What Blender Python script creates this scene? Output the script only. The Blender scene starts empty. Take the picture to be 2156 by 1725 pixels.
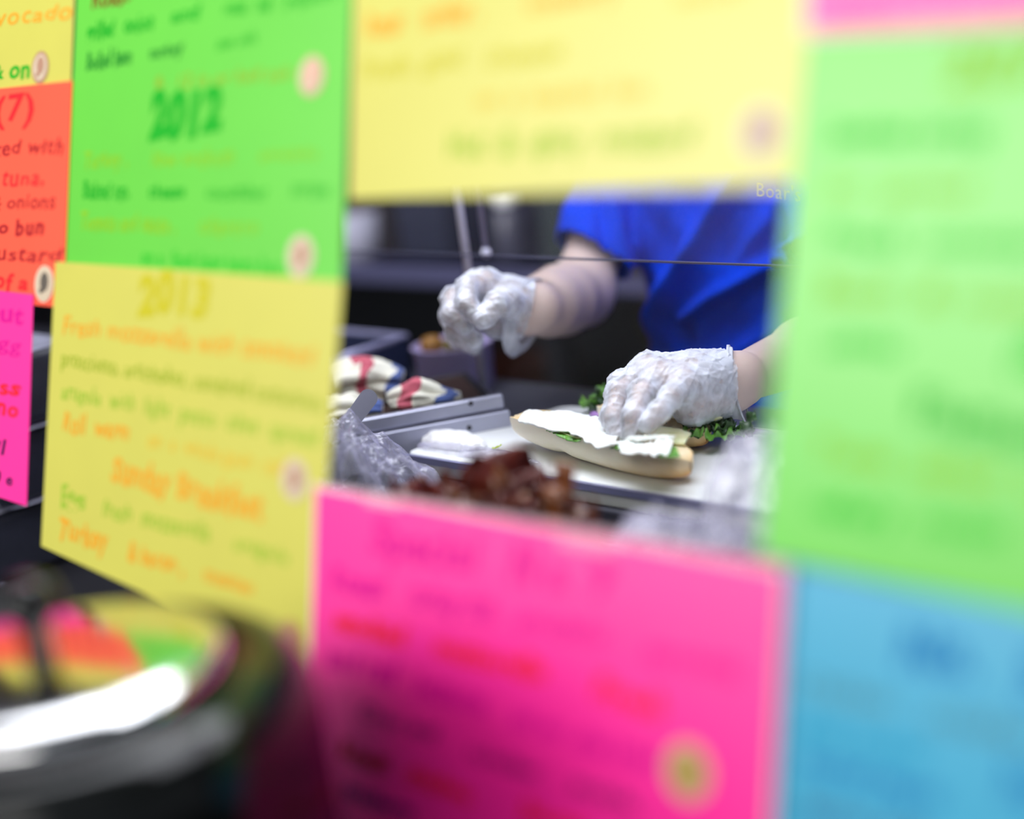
import bpy, bmesh, math, random
import numpy as np
from mathutils import Vector, Matrix, noise as mnoise

random.seed(7)
rng = np.random.default_rng(7)
S = bpy.context.scene
COL = S.collection

# ------------------------------------------------------------------ camera
# World frame: x runs to the right along the glass, y runs into the kitchen, z is up.
FPX = 3593.0
def _n(v):
    v = np.array(v, float)
    return v / np.linalg.norm(v)
_h = _n((-3578.0, -442.0, FPX))
_v = np.array((-0.07, 1.0, 0.0)); _v[2] = -(_v[0]*_h[0] + _v[1]*_h[1]) / _h[2]; _v = _n(_v)
_nn = np.cross(_h, _v)
TILT = math.radians(16)
_d = math.cos(TILT)*_v - math.sin(TILT)*_nn
_U = -_d
_e1 = _n(-_h); _e2 = np.cross(_U, _e1)
M = np.array([_e1, _e2, _U])            # camera axes (right, down, forward) -> world
CAM = np.array((0.0, 0.0, 1.5))
cam_d = bpy.data.cameras.new('camera')
cam = bpy.data.objects.new('camera', cam_d); COL.objects.link(cam)
R = Matrix([list(M[i] * np.array((1, -1, -1))) for i in range(3)])
cam.matrix_world = Matrix.Translation(CAM) @ R.to_4x4()
cam_d.sensor_width = 36.0; cam_d.lens = FPX / 2156 * 36.0
cam_d.clip_start = 0.05; cam_d.clip_end = 60
cam_d.dof.use_dof = True; cam_d.dof.focus_distance = 1.9; cam_d.dof.aperture_fstop = 1.0
S.camera = cam

def ray(x, y): return M @ np.array(((x-1078)/FPX, (y-862.5)/FPX, 1.0))
def P(x, y, depth): return CAM + depth*ray(x, y)
def on_z(x, y, z):
    r = ray(x, y); return CAM + r*((z-1.5)/r[2])
def on_y(x, y, b):
    r = ray(x, y); return CAM + r*(b/r[1])
PN = M @ _nn                            # glass normal, towards the customer
PU = M @ (-_v)                          # up along the glass
PD = 0.88
def pane(x, y, off=0.0):
    r = ray(x, y); return CAM + r*(-(PD-off)/(r @ PN))
def proj(w):
    c = (np.asarray(w) - CAM) @ M
    return np.stack([1078 + FPX*c[..., 0]/c[..., 2], 862.5 + FPX*c[..., 1]/c[..., 2]], -1)

# ------------------------------------------------------------------ world, lamps, exposure
W = bpy.data.worlds.new('hall_light'); S.world = W; W.use_nodes = True
W.node_tree.nodes['Background'].inputs[0].default_value = (0.80, 0.88, 1.0, 1)
W.node_tree.nodes['Background'].inputs[1].default_value = 0.30

def area(name, loc, target, sx, sy, power, color):
    l = bpy.data.lights.new(name, 'AREA'); l.shape = 'RECTANGLE'; l.size = sx; l.size_y = sy
    l.energy = power; l.color = color
    o = bpy.data.objects.new(name, l); COL.objects.link(o); o.location = loc
    dv = Vector(target) - Vector(loc)
    o.rotation_euler = dv.to_track_quat('-Z', 'Y').to_euler()
    return o
area('street_window_light', (-2.3, -2.1, 2.5), (-1.0, 0.85, 1.25), 2.6, 1.5, 106, (1.0, 0.98, 0.96))
area('hall_lamp_light', (-0.5, -1.3, 2.9), (-0.9, 0.8, 1.2), 2.4, 0.8, 36, (1.0, 0.98, 0.96))
area('counter_lamp_light', (-1.35, 1.25, 2.33), (-1.35, 1.40, 0.9), 1.9, 0.8, 42, (0.90, 0.93, 1.0))
area('ceiling_panel_light', (-2.55, 1.15, 2.93), (-2.55, 1.15, 0.9), 1.3, 0.6, 6.0, (0.92, 0.95, 1.0))

S.view_settings.view_transform = 'Standard'; S.view_settings.look = 'None'
S.view_settings.gamma = 1.0; S.view_settings.exposure = 0.0; S.view_settings.use_curve_mapping = False
S.cycles.use_denoising = True
S.cycles.max_bounces = 8; S.cycles.transparent_max_bounces = 24
S.cycles.caustics_reflective = False; S.cycles.caustics_refractive = False

# ------------------------------------------------------------------ materials
def srgb(r, g, b):
    f = lambda c: (c/255/12.92) if c/255 <= 0.04045 else ((c/255+0.055)/1.055)**2.4
    return (f(r), f(g), f(b), 1)
_M = {}
def mat(name, color, rough=0.5, metal=0.0, spec=0.5, noise=0.0, scale=20.0, bump=0.0, bscale=60.0, coat=0.0, sheen=0.0, sss=0.0, color2=None):
    if name in _M: return _M[name]
    m = bpy.data.materials.new(name); m.use_nodes = True; _M[name] = m
    nt = m.node_tree; b = nt.nodes['Principled BSDF']
    b.inputs['Base Color'].default_value = color; b.inputs['Roughness'].default_value = rough
    b.inputs['Metallic'].default_value = metal; b.inputs['Specular IOR Level'].default_value = spec
    b.inputs['Coat Weight'].default_value = coat; b.inputs['Coat Roughness'].default_value = 0.08
    b.inputs['Sheen Weight'].default_value = sheen
    if sss:
        b.inputs['Subsurface Weight'].default_value = sss; b.inputs['Subsurface Radius'].default_value = (0.01, 0.004, 0.003)
        b.inputs['Subsurface Scale'].default_value = 1.0
    tc = nt.nodes.new('ShaderNodeTexCoord')
    if noise or color2:
        n = nt.nodes.new('ShaderNodeTexNoise'); n.inputs['Scale'].default_value = scale; n.inputs['Detail'].default_value = 4
        nt.links.new(tc.outputs['Object'], n.inputs['Vector'])
        mr = nt.nodes.new('ShaderNodeMapRange'); mr.inputs[1].default_value = 0.3; mr.inputs[2].default_value = 0.7
        nt.links.new(n.outputs['Fac'], mr.inputs[0])
        mx = nt.nodes.new('ShaderNodeMix'); mx.data_type = 'RGBA'
        mx.inputs[6].default_value = color
        mx.inputs[7].default_value = color2 if color2 else tuple([c*(1-noise) for c in color[:3]] + [1])
        nt.links.new(mr.outputs[0], mx.inputs[0]); nt.links.new(mx.outputs[2], b.inputs['Base Color'])
    if bump:
        n2 = nt.nodes.new('ShaderNodeTexNoise'); n2.inputs['Scale'].default_value = bscale; n2.inputs['Detail'].default_value = 5
        nt.links.new(tc.outputs['Object'], n2.inputs['Vector'])
        bp = nt.nodes.new('ShaderNodeBump'); bp.inputs['Strength'].default_value = bump; bp.inputs['Distance'].default_value = 0.003
        nt.links.new(n2.outputs['Fac'], bp.inputs['Height']); nt.links.new(bp.outputs[0], b.inputs['Normal'])
    return m

def film(name, color, clear, rough=0.15, spec=0.6, scale=25.0, spread=0.25, edge=0.6, coat=0.0, trans=(1, 1, 1, 1)):
    """thin see-through film: partly clear, partly milky, with a gloss"""
    if name in _M: return _M[name]
    m = bpy.data.materials.new(name); m.use_nodes = True; _M[name] = m
    nt = m.node_tree; b = nt.nodes['Principled BSDF']; out = nt.nodes['Material Output']
    b.inputs['Base Color'].default_value = color; b.inputs['Roughness'].default_value = rough
    b.inputs['Specular IOR Level'].default_value = spec
    b.inputs['Coat Weight'].default_value = coat; b.inputs['Coat Roughness'].default_value = 0.05
    t = nt.nodes.new('ShaderNodeBsdfTransparent'); t.inputs[0].default_value = trans
    tc = nt.nodes.new('ShaderNodeTexCoord')
    n = nt.nodes.new('ShaderNodeTexNoise'); n.inputs['Scale'].default_value = scale; n.inputs['Detail'].default_value = 3
    nt.links.new(tc.outputs['Object'], n.inputs['Vector'])
    mr = nt.nodes.new('ShaderNodeMapRange'); mr.inputs[1].default_value = 0.35; mr.inputs[2].default_value = 0.65
    mr.inputs[3].default_value = max(0, 1-clear-spread); mr.inputs[4].default_value = min(1, 1-clear+spread)
    nt.links.new(n.outputs['Fac'], mr.inputs[0])
    lw = nt.nodes.new('ShaderNodeLayerWeight'); lw.inputs[0].default_value = 0.35
    mx = nt.nodes.new('ShaderNodeMath'); mx.operation = 'MULTIPLY_ADD'
    nt.links.new(lw.outputs['Facing'], mx.inputs[0]); mx.inputs[1].default_value = edge
    nt.links.new(mr.outputs[0], mx.inputs[2]); mx.use_clamp = True
    ms = nt.nodes.new('ShaderNodeMixShader')
    nt.links.new(mx.outputs[0], ms.inputs[0]); nt.links.new(t.outputs[0], ms.inputs[1]); nt.links.new(b.outputs[0], ms.inputs[2])
    nt.links.new(ms.outputs[0], out.inputs[0])
    return m

def glass(name, haze=0.0, tint=(1, 1, 1, 1), gloss=1.0):
    if name in _M: return _M[name]
    m = bpy.data.materials.new(name); m.use_nodes = True; _M[name] = m
    nt = m.node_tree; nt.nodes.remove(nt.nodes['Principled BSDF']); out = nt.nodes['Material Output']
    t = nt.nodes.new('ShaderNodeBsdfTransparent'); t.inputs[0].default_value = tint
    g = nt.nodes.new('ShaderNodeBsdfGlossy'); g.inputs['Roughness'].default_value = 0.02
    fr = nt.nodes.new('ShaderNodeFresnel'); fr.inputs[0].default_value = 1.45
    # only the outer face of the sheet mirrors; leaving the sheet never does
    ge = nt.nodes.new('ShaderNodeNewGeometry')
    inv = nt.nodes.new('ShaderNodeMath'); inv.operation = 'MULTIPLY_ADD'; inv.inputs[1].default_value = -gloss; inv.inputs[2].default_value = gloss
    nt.links.new(ge.outputs['Backfacing'], inv.inputs[0])
    mu = nt.nodes.new('ShaderNodeMath'); mu.operation = 'MULTIPLY'
    nt.links.new(inv.outputs[0], mu.inputs[0]); nt.links.new(fr.outputs[0], mu.inputs[1])
    ms = nt.nodes.new('ShaderNodeMixShader')
    nt.links.new(mu.outputs[0], ms.inputs[0]); nt.links.new(t.outputs[0], ms.inputs[1]); nt.links.new(g.outputs[0], ms.inputs[2])
    last = ms
    if haze:
        d = nt.nodes.new('ShaderNodeBsdfDiffuse'); d.inputs[0].default_value = (0.75, 0.75, 0.95, 1)
        m2 = nt.nodes.new('ShaderNodeMixShader'); m2.inputs[0].default_value = haze
        nt.links.new(ms.outputs[0], m2.inputs[1]); nt.links.new(d.outputs[0], m2.inputs[2]); last = m2
    nt.links.new(last.outputs[0], out.inputs[0])
    return m

# ------------------------------------------------------------------ object helpers
WL = {}
def wl(o): return WL.get(o.name, np.zeros(3))
def tag(o, label=None, cat=None, group=None, kind=None):
    if label: o['label'] = label
    if cat: o['category'] = cat
    if group: o['group'] = group
    if kind: o['kind'] = kind
    return o
def empty(name, loc, label=None, cat=None, group=None):
    o = bpy.data.objects.new(name, None); COL.objects.link(o); o.location = loc; o.empty_display_size = 0.05
    WL[o.name] = np.array(loc, float)
    return tag(o, label, cat, group)
def mk(name, V, Fc, m, parent=None, smooth=False, origin=None, solid=0.0, bevel=0.0, sub=0):
    """ONE mesh object from world coordinates"""
    V = np.asarray(V, float)
    if origin is None: origin = np.array((V[:, 0].mean(), V[:, 1].mean(), V[:, 2].min()))
    me = bpy.data.meshes.new(name)
    me.from_pydata((V-origin).tolist(), [], [list(f) for f in Fc]); me.update()
    if smooth: me.polygons.foreach_set('use_smooth', [True]*len(me.polygons))
    for mm in (m if isinstance(m, (list, tuple)) else [m]): me.materials.append(mm)
    o = bpy.data.objects.new(name, me); COL.objects.link(o)
    WL[o.name] = np.array(origin, float)
    if parent is not None:
        o.parent = parent; o.location = np.array(origin) - wl(parent)
    else: o.location = origin
    if solid:
        md = o.modifiers.new('thickness', 'SOLIDIFY'); md.thickness = solid; md.offset = 0
    if bevel:
        md = o.modifiers.new('edge', 'BEVEL'); md.width = bevel; md.segments = 3
    if sub:
        md = o.modifiers.new('sub', 'SUBSURF'); md.levels = sub; md.render_levels = sub
    return o
BF = [(0, 3, 2, 1), (4, 5, 6, 7), (0, 1, 5, 4), (1, 2, 6, 5), (2, 3, 7, 6), (3, 0, 4, 7)]
def box(lo, hi):
    (a, b, c), (d, e, f) = lo, hi
    return [(a, b, c), (d, b, c), (d, e, c), (a, e, c), (a, b, f), (d, b, f), (d, e, f), (a, e, f)], BF
def obox(c, size, ux, uz=(0, 0, 1)):
    """box centred on c, first axis along ux"""
    ux = _n(ux); uz = np.array(uz, float); uy = _n(np.cross(uz, ux)); uz = np.cross(ux, uy)
    s = np.array(size)/2
    V = [np.array(c) + ux*s[0]*i + uy*s[1]*j + uz*s[2]*k for (i, j, k) in
         [(-1, -1, -1), (1, -1, -1), (1, 1, -1), (-1, 1, -1), (-1, -1, 1), (1, -1, 1), (1, 1, 1), (-1, 1, 1)]]
    return V, BF
def lathe(c, prof, n=48, axis=(0, 0, 1), ux=None):
    az = _n(axis); t = np.array((1.0, 0, 0)) if abs(az[0]) < 0.9 else np.array((0, 1.0, 0))
    ux = _n(np.cross(az, t)); uy = np.cross(az, ux); c = np.array(c, float)
    V = []; Fc = []
    for r, z in prof:
        for i in range(n):
            a = 2*math.pi*i/n
            V.append(c + az*z + (ux*math.cos(a) + uy*math.sin(a))*max(r, 1e-5))
    for j in range(len(prof)-1):
        for i in range(n):
            k = (i+1) % n
            Fc.append((j*n+i, j*n+k, (j+1)*n+k, (j+1)*n+i))
    Fc.append(tuple(range(n))[::-1]); Fc.append(tuple((len(prof)-1)*n+i for i in range(n)))
    return V, Fc
def tube(pts, rad, n=12):
    pts = [np.array(p, float) for p in pts]
    rad = rad if hasattr(rad, '__len__') else [rad]*len(pts)
    V = []; Fc = []; up = None
    for i, p in enumerate(pts):
        t = _n(pts[min(i+1, len(pts)-1)] - pts[max(i-1, 0)])
        if up is None: up = np.array((0, 0, 1.0)) if abs(t[2]) < 0.9 else np.array((1.0, 0, 0))
        x = _n(np.cross(up, t)); y = np.cross(t, x); up = y
        for k in range(n):
            a = 2*math.pi*k/n; V.append(p + (x*math.cos(a)+y*math.sin(a))*rad[i])
    for i in range(len(pts)-1):
        for k in range(n):
            l = (k+1) % n; Fc.append((i*n+k, i*n+l, (i+1)*n+l, (i+1)*n+k))
    Fc.append(tuple(range(n))[::-1]); Fc.append(tuple((len(pts)-1)*n+k for k in range(n)))
    return V, Fc
def join(*parts):
    V = []; Fc = []
    for v, f in parts:
        o = len(V); V += list(v); Fc += [tuple(i+o for i in q) for q in f]
    return V, Fc
def gridmesh(A):
    """A: (nu,nv,3) array -> verts, faces"""
    nu, nv = A.shape[:2]
    Fc = [(i*nv+j, (i+1)*nv+j, (i+1)*nv+j+1, i*nv+j+1) for i in range(nu-1) for j in range(nv-1)]
    return A.reshape(-1, 3), Fc
def crumple(X, Y, seed, amp=1.0, f0=20.0, oct=5):
    r = np.random.default_rng(seed); out = np.zeros_like(X); a = amp
    for o in range(oct):
        for _ in range(3):
            th = r.uniform(0, math.pi); k = f0*(1.75**o)*r.uniform(0.7, 1.3)
            w = k*(X*math.cos(th)+Y*math.sin(th)) + r.uniform(0, 6.28) + 1.3*np.sin(k*0.6*(Y*math.cos(th)-X*math.sin(th))+r.uniform(0, 6))
            out += a*(np.abs(np.sin(w))-0.6)/3
        a *= 0.6
    return out

# ------------------------------------------------------------------ smooth solids (signed distance + surface nets)
class Solid:
    def __init__(s, lo, hi, h):
        s.lo = np.array(lo, float); s.h = h
        s.n = np.ceil((np.array(hi)-s.lo)/h).astype(int)+1
        s.ax = [s.lo[i] + h*np.arange(s.n[i]) for i in range(3)]
        s.D = np.full(s.n, 9.0, np.float32)
    def put(s, fn, lo, hi, k=0.01, op='u'):
        sl = []
        for i in range(3):
            a = max(0, int((lo[i]-s.lo[i])/s.h)-1); b = min(s.n[i], int((hi[i]-s.lo[i])/s.h)+3)
            if b <= a: return
            sl.append(slice(a, b))
        X = s.ax[0][sl[0]][:, None, None]; Y = s.ax[1][sl[1]][None, :, None]; Z = s.ax[2][sl[2]][None, None, :]
        d = fn(X, Y, Z).astype(np.float32); a = s.D[tuple(sl)]
        if op == 'u':
            h = np.clip(0.5+0.5*(a-d)/k, 0, 1); s.D[tuple(sl)] = a*(1-h)+d*h - k*h*(1-h)
        else:
            d = -d; h = np.clip(0.5-0.5*(a-d)/k, 0, 1); s.D[tuple(sl)] = a*(1-h)+d*h + k*h*(1-h)
    def cap(s, a, b, ra, rb, k=0.01):
        a = np.array(a, float); b = np.array(b, float); ab = b-a; L = ab @ ab + 1e-12; m = max(ra, rb)+k*1.5+s.h*2
        def fn(X, Y, Z):
            t = np.clip(((X-a[0])*ab[0]+(Y-a[1])*ab[1]+(Z-a[2])*ab[2])/L, 0, 1)
            return np.sqrt((X-a[0]-t*ab[0])**2+(Y-a[1]-t*ab[1])**2+(Z-a[2]-t*ab[2])**2) - (ra+(rb-ra)*t)
        s.put(fn, np.minimum(a, b)-m, np.maximum(a, b)+m, k)
    def chain(s, pts, rad, k=0.01):
        for i in range(len(pts)-1): s.cap(pts[i], pts[i+1], rad[i], rad[i+1], k)
    def ell(s, c, r, k=0.01, op='u', rot=0.0):
        c = np.array(c, float); r = np.array(r, float); m = r.max()+k*1.5+s.h*2
        cs, sn = math.cos(rot), math.sin(rot)
        def fn(X, Y, Z):
            x = (X-c[0])*cs+(Y-c[1])*sn; y = -(X-c[0])*sn+(Y-c[1])*cs; z = Z-c[2]
            k0 = np.sqrt((x/r[0])**2+(y/r[1])**2+(z/r[2])**2); k1 = np.sqrt((x/r[0]**2)**2+(y/r[1]**2)**2+(z/r[2]**2)**2)
            return k0*(k0-1)/np.maximum(k1, 1e-6)
        s.put(fn, c-m, c+m, k, op)
    def mesh(s):
        D = s.D; ins = D < 0; nx, ny, nz = D.shape
        c = np.zeros((nx-1, ny-1, nz-1), np.int8)
        for i in (0, 1):
            for j in (0, 1):
                for k in (0, 1): c += ins[i:nx-1+i, j:ny-1+j, k:nz-1+k]
        act = (c > 0) & (c < 8); ids = np.argwhere(act); idx = np.full(act.shape, -1, np.int64); idx[act] = np.arange(len(ids))
        acc = np.zeros((len(ids), 3)); cnt = np.zeros(len(ids))
        corners = [(i, j, k) for i in (0, 1) for j in (0, 1) for k in (0, 1)]
        val = {q: D[ids[:, 0]+q[0], ids[:, 1]+q[1], ids[:, 2]+q[2]] for q in corners}
        for q in corners:
            for ax in range(3):
                if q[ax] == 0:
                    r = list(q); r[ax] = 1; r = tuple(r); a, b = val[q], val[r]
                    m = (a < 0) != (b < 0); t = np.where(m, a/np.where(m, a-b, 1), 0)
                    p = np.zeros((len(ids), 3)); p[:] = q; p[:, ax] = t
                    acc += p*m[:, None]; cnt += m
        V = s.lo + s.h*(ids + acc/np.maximum(cnt, 1)[:, None])
        Fc = []
        for ax in range(3):
            a = [slice(1, -1)]*3; b = [slice(1, -1)]*3; a[ax] = slice(0, -1); b[ax] = slice(1, None)
            i0, i1 = ins[tuple(a)], ins[tuple(b)]
            e = np.argwhere(i0 != i1); pos = i0[tuple(e.T)]
            off = np.ones(3, int); off[ax] = 0; e = e+off
            u, w = (ax+1) % 3, (ax+2) % 3
            du = np.zeros(3, int); du[u] = 1; dw = np.zeros(3, int); dw[w] = 1
            q = [idx[tuple((e-du-dw).T)], idx[tuple((e-dw).T)], idx[tuple(e.T)], idx[tuple((e-du).T)]]
            Q = np.stack(q, 1); Q[~pos] = Q[~pos][:, ::-1]; Fc.append(Q)
        Fc = np.concatenate(Fc); Fc = Fc[(Fc >= 0).all(1)]
        return V, Fc
def normals(V, Fc):
    n = np.cross(V[Fc[:, 2]]-V[Fc[:, 0]], V[Fc[:, 3]]-V[Fc[:, 1]]); N = np.zeros_like(V)
    for i in range(4): np.add.at(N, Fc[:, i], n)
    return N/np.maximum(np.linalg.norm(N, axis=1), 1e-12)[:, None]
def drop_faces(V, Fc, keepv):
    Fc = Fc[keepv[Fc].all(1)]; used = np.zeros(len(V), bool); used[Fc.ravel()] = True
    new = np.cumsum(used)-1
    return V[used], new[Fc], used

# ================================================================== SETTING
m_floor = mat('floor_tile', (0.05, 0.05, 0.055, 1), 0.4, noise=0.3, scale=3)
m_wall = mat('wall_paint', (0.035, 0.037, 0.05, 1), 0.6, noise=0.3, scale=4)
m_ceil = mat('ceiling_paint', (0.30, 0.30, 0.32, 1), 0.8, noise=0.1, scale=3)
V_, F_ = box((-7.0, -6.0, -0.1), (4.0, 3.2, 0.0)); tag(mk('floor', V_, F_, m_floor), kind='structure')
V_, F_ = box((-7.0, 3.1, 0.0), (4.0, 3.2, 3.0)); tag(mk('wall_back', V_, F_, m_wall), kind='structure')
V_, F_ = box((-7.1, -0.2, 0.0), (-7.0, 3.2, 3.0)); tag(mk('wall_left', V_, F_, m_wall), kind='structure')
V_, F_ = box((-7.1, 0.1, 3.0), (4.0, 3.2, 3.1)); tag(mk('ceiling', V_, F_, m_ceil), kind='structure')

m_steel = mat('brushed_steel', (0.46, 0.48, 0.62, 1), 0.32, metal=0.85, bump=0.08, bscale=140)
m_steel2 = mat('dull_steel', (0.42, 0.43, 0.55, 1), 0.38, metal=0.55, noise=0.12, scale=30)
m_black = mat('black_enamel', (0.006, 0.007, 0.007, 1), 0.10, spec=0.28)
m_dark = mat('dark_panel', (0.012, 0.013, 0.018, 1), 0.35, noise=0.3, scale=8)
m_deck = mat('dark_deck', (0.012, 0.012, 0.016, 1), 0.4, noise=0.3, scale=10)

# display case with the slanted front glass that carries the signs
def yg(z): return 0.88/math.cos(TILT) - (1.5-z)*math.tan(TILT)      # front glass line at height z
case = empty('display_case', (-1.3, 0.9, 0.0), 'black counter case with a slanted clear front glass holding the neon signs', 'display case')
m_glass = glass('clear_glass', gloss=0.03)
a0, a1, z0, z1 = -3.4, 0.5, 0.80, 1.95
g0 = 0.0035
def slab(a0, a1, z0, z1, off0, off1):
    q = []
    for off in (off0, off1):
        o = PN*off
        q += [np.array((a0, yg(z0), z0))+o, np.array((a1, yg(z0), z0))+o, np.array((a1, yg(z1), z1))+o, np.array((a0, yg(z1), z1))+o]
    return q, [(0, 3, 2, 1), (4, 5, 6, 7), (0, 1, 5, 4), (1, 2, 6, 5), (2, 3, 7, 6), (3, 0, 4, 7)]
mk('front_glass', *slab(a0, a1, z0, z1, -0.008, -0.002), m_glass, case)
mk('bottom_rail', *slab(a0, a1, z0-0.03, z0, -0.02, 0.012), m_dark, case)
mk('top_rail', *slab(a0, a1, z1, z1+0.04, -0.02, 0.012), m_steel2, case)
mk('front_panel', *box((a0, yg(0.77)-0.02, 0.0), (a1, yg(0.77)+0.01, 0.77)), m_dark, case)
mk('deck', *box((a0, yg(0.84)+0.02, 0.815), (a1, 1.19, 0.84)), m_deck, case)
mk('end_panel', *box((a0-0.03, 0.66, 0.0), (a0, 1.19, 0.84)), m_dark, case)
mk('end_panel', *box((a1, 0.66, 0.0), (a1+0.03, 1.19, 0.84)), m_dark, case)

# customer ledge in front of the glass, carries the kettle
led = empty('customer_ledge', (-1.4, 0.45, 0.0), 'dark customer ledge running along the foot of the glass under the kettle', 'counter')
mk('ledge_top', *box((-3.4, 0.22, 0.79), (0.5, yg(0.77)-0.025, 0.82)), m_dark, led, bevel=0.004)
mk('ledge_bracket', *box((-2.4, 0.3, 0.0), (-2.35, 0.6, 0.79)), m_dark, led)
mk('ledge_bracket', *box((0.3, 0.3, 0.0), (0.35, 0.6, 0.79)), m_dark, led)

# work counter
wc = empty('work_counter', (-1.4, 1.4, 0.0), 'long steel work counter behind the case under the cutting board', 'counter')
mk('counter_top', *box((-3.3, 1.235, 0.915), (0.4, 1.62, 0.945)), mat('counter_steel', (0.10, 0.10, 0.14, 1), 0.35, metal=0.4, noise=0.2, scale=20), wc, bevel=0.004)
mk('counter_body', *box((-3.28, 1.245, 0.06), (0.38, 1.56, 0.915)), m_dark, wc)
mk('kick_plate', *box((-3.2, 1.26, 0.0), (0.3, 1.5, 0.06)), m_deck, wc)

# hanging guard glass above the work counter
gy = 1.475
zg = on_y(1100, 543, gy)[2]
gu = empty('guard_glass', (-1.6, gy, 0.945), 'upright clear inner guard glass on a steel post between camera and worker', 'glass guard')
mk('glass_pane', *box((-2.6, gy-0.003, zg+0.002), (-0.5, gy+0.003, 1.75)), glass('guard_sheet', haze=0.018, gloss=0.15), gu)
mk('edge_strip', *box((-2.6, gy-0.0026, zg), (-0.5, gy+0.0026, zg+0.0018)), mat('glass_edge', (0.07, 0.07, 0.12, 1), 0.8, spec=0.1), gu)
pb = on_y(1021, 828, gy+0.016)
m_post = mat('satin_post', (0.80, 0.80, 0.98, 1), 0.5)
pb = np.array((pb[0], gy+0.016, 0.945))
mk('post', *tube([pb, pb+(0, 0, 0.85)], 0.0056, 16), m_post, gu, smooth=True)
mk('post_foot', *lathe(pb, [(0.013, 0), (0.013, 0.004), (0.009, 0.008), (0.006, 0.012)], 24), m_post, gu, smooth=True)
hb = on_y(1022, 523, gy+0.05)
hr = mk('hanger_rod', *tube([hb, hb+(0, 0, 0.6)], 0.0038, 12), mat('dim_rod', (0.40, 0.38, 0.55, 1), 0.4, metal=0.2), gu, smooth=True)
mk('rod_knob', *lathe(hb-(0, 0, 0.006), [(0.001, -0.007), (0.005, -0.005), (0.007, 0), (0.005, 0.005), (0.001, 0.007)], 16), m_post, hr, smooth=True)
mk('top_channel', *box((-2.6, gy-0.012, 1.75), (-0.5, gy+0.06, 1.79)), m_steel2, gu)

# strip lamp over the counter
sl = empty('panel_lamp', (-1.35, 1.20, 2.36), 'wide white panel lamp hanging over the work counter', 'lamp')
mk('housing', *box((-2.35, 0.95, 2.36), (-0.35, 1.55, 2.42)), mat('lamp_white', (0.8, 0.8, 0.8, 1), 0.5), sl)
mk('hanger', *tube([(-1.9, 1.20, 2.42), (-1.9, 1.20, 3.0)], 0.006), m_steel, sl)
mk('hanger', *tube([(-0.8, 1.20, 2.42), (-0.8, 1.20, 3.0)], 0.006), m_steel, sl)

cp = empty('ceiling_panel', (-2.55, 1.15, 2.95), 'square white ceiling panel lamp above the left of the case', 'lamp')
mk('panel_tray', *box((-3.22, 0.83, 2.955), (-1.88, 1.47, 3.0)), mat('lamp_white', (0.8, 0.8, 0.8, 1), 0.5), cp)

# ================================================================== NEON SIGNS
def paper(name, c): return mat(name, c, 0.36, spec=0.75, noise=0.04, scale=12)
PAPER = dict(yellow=paper('neon_yellow', (0.58, 0.55, 0.075, 1)), green=paper('neon_green', (0.105, 0.56, 0.025, 1)),
             pink=paper('neon_pink', (0.95, 0.012, 0.30, 1)), red=paper('neon_red', (0.95, 0.085, 0.030, 1)),
             blue=paper('neon_blue', (0.03, 0.36, 0.56, 1)))
INK = {k: mat('ink_'+k, tuple(x*0.82 for x in c[:3])+(1,), 0.5, spec=0.22) for k, c in dict(
    green=(0.0, 0.44, 0.008, 1), dgreen=(0.0, 0.26, 0.01, 1), olive=(0.34, 0.46, 0.008, 1), yolive=(0.62, 0.56, 0.01, 1),
    orange=(0.90, 0.40, 0.015, 1), lorange=(0.85, 0.55, 0.04, 1), magenta=(0.80, 0.0, 0.30, 1), red=(0.95, 0.01, 0.02, 1),
    dred=(0.42, 0.003, 0.012, 1), dark=(0.10, 0.0, 0.08, 1), navy=(0.04, 0.0, 0.14, 1), brown=(0.2, 0.09, 0.0, 1), gyellow=(0.28, 0.60, 0.008, 1),
    blue=(0.0, 0.20, 0.50, 1), cyan=(0.0, 0.34, 0.58, 1), grey=(0.08, 0.24, 0.28, 1), white=(0.85, 0.75, 0.85, 1), lgreen=(0.02, 0.58, 0.02, 1),
    pgreen=(0.34, 0.56, 0.03, 1), vred=(1.0, 0.01, 0.02, 1)).items()}
AX = np.array((1.0, 0, 0))
_tc = {}
def text_geo(s, bold):
    key = (s, bold)
    if key not in _tc:
        cu = bpy.data.curves.new('t', 'FONT'); cu.body = s; cu.size = 1.0; cu.resolution_u = 2; cu.shear = 0.12; cu.offset = bold; cu.space_character = 1.08
        ob = bpy.data.objects.new('t', cu); COL.objects.link(ob)
        dg = bpy.context.evaluated_depsgraph_get()
        me = ob.evaluated_get(dg).to_mesh()
        V = np.array([v.co[:] for v in me.vertices]); Fc = [tuple(p.vertices) for p in me.polygons]
        ob.evaluated_get(dg).to_mesh_clear(); bpy.data.objects.remove(ob); bpy.data.curves.remove(cu)
        _tc[key] = (V, Fc)
    return _tc[key]
_jc = {}
def jitter(s, bold):
    """each letter slightly turned, lifted and resized, as drawn by hand"""
    if (s, bold) in _jc: return _jc[(s, bold)]
    V, Fc = text_geo(s, bold); V = V.copy(); par = list(range(len(V)))
    def find(a):
        while par[a] != a: par[a] = par[par[a]]; a = par[a]
        return a
    for f in Fc:
        for q in f[1:]: par[find(q)] = find(f[0])
    root = np.array([find(i) for i in range(len(V))]); r = np.random.default_rng(len(s)*31+sum(map(ord, s)))
    for k in np.unique(root):
        m = root == k; c = V[m].mean(0); a = r.uniform(-0.16, 0.16); sx, sy = r.uniform(0.88, 1.1), r.uniform(0.86, 1.16); d = V[m]-c
        V[m] = c + np.stack([(d[:, 0]*math.cos(a)-d[:, 1]*math.sin(a))*sx, (d[:, 0]*math.sin(a)+d[:, 1]*math.cos(a))*sy + r.uniform(-0.05, 0.05), d[:, 2]], 1)
    _jc[(s, bold)] = V
    return V
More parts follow.
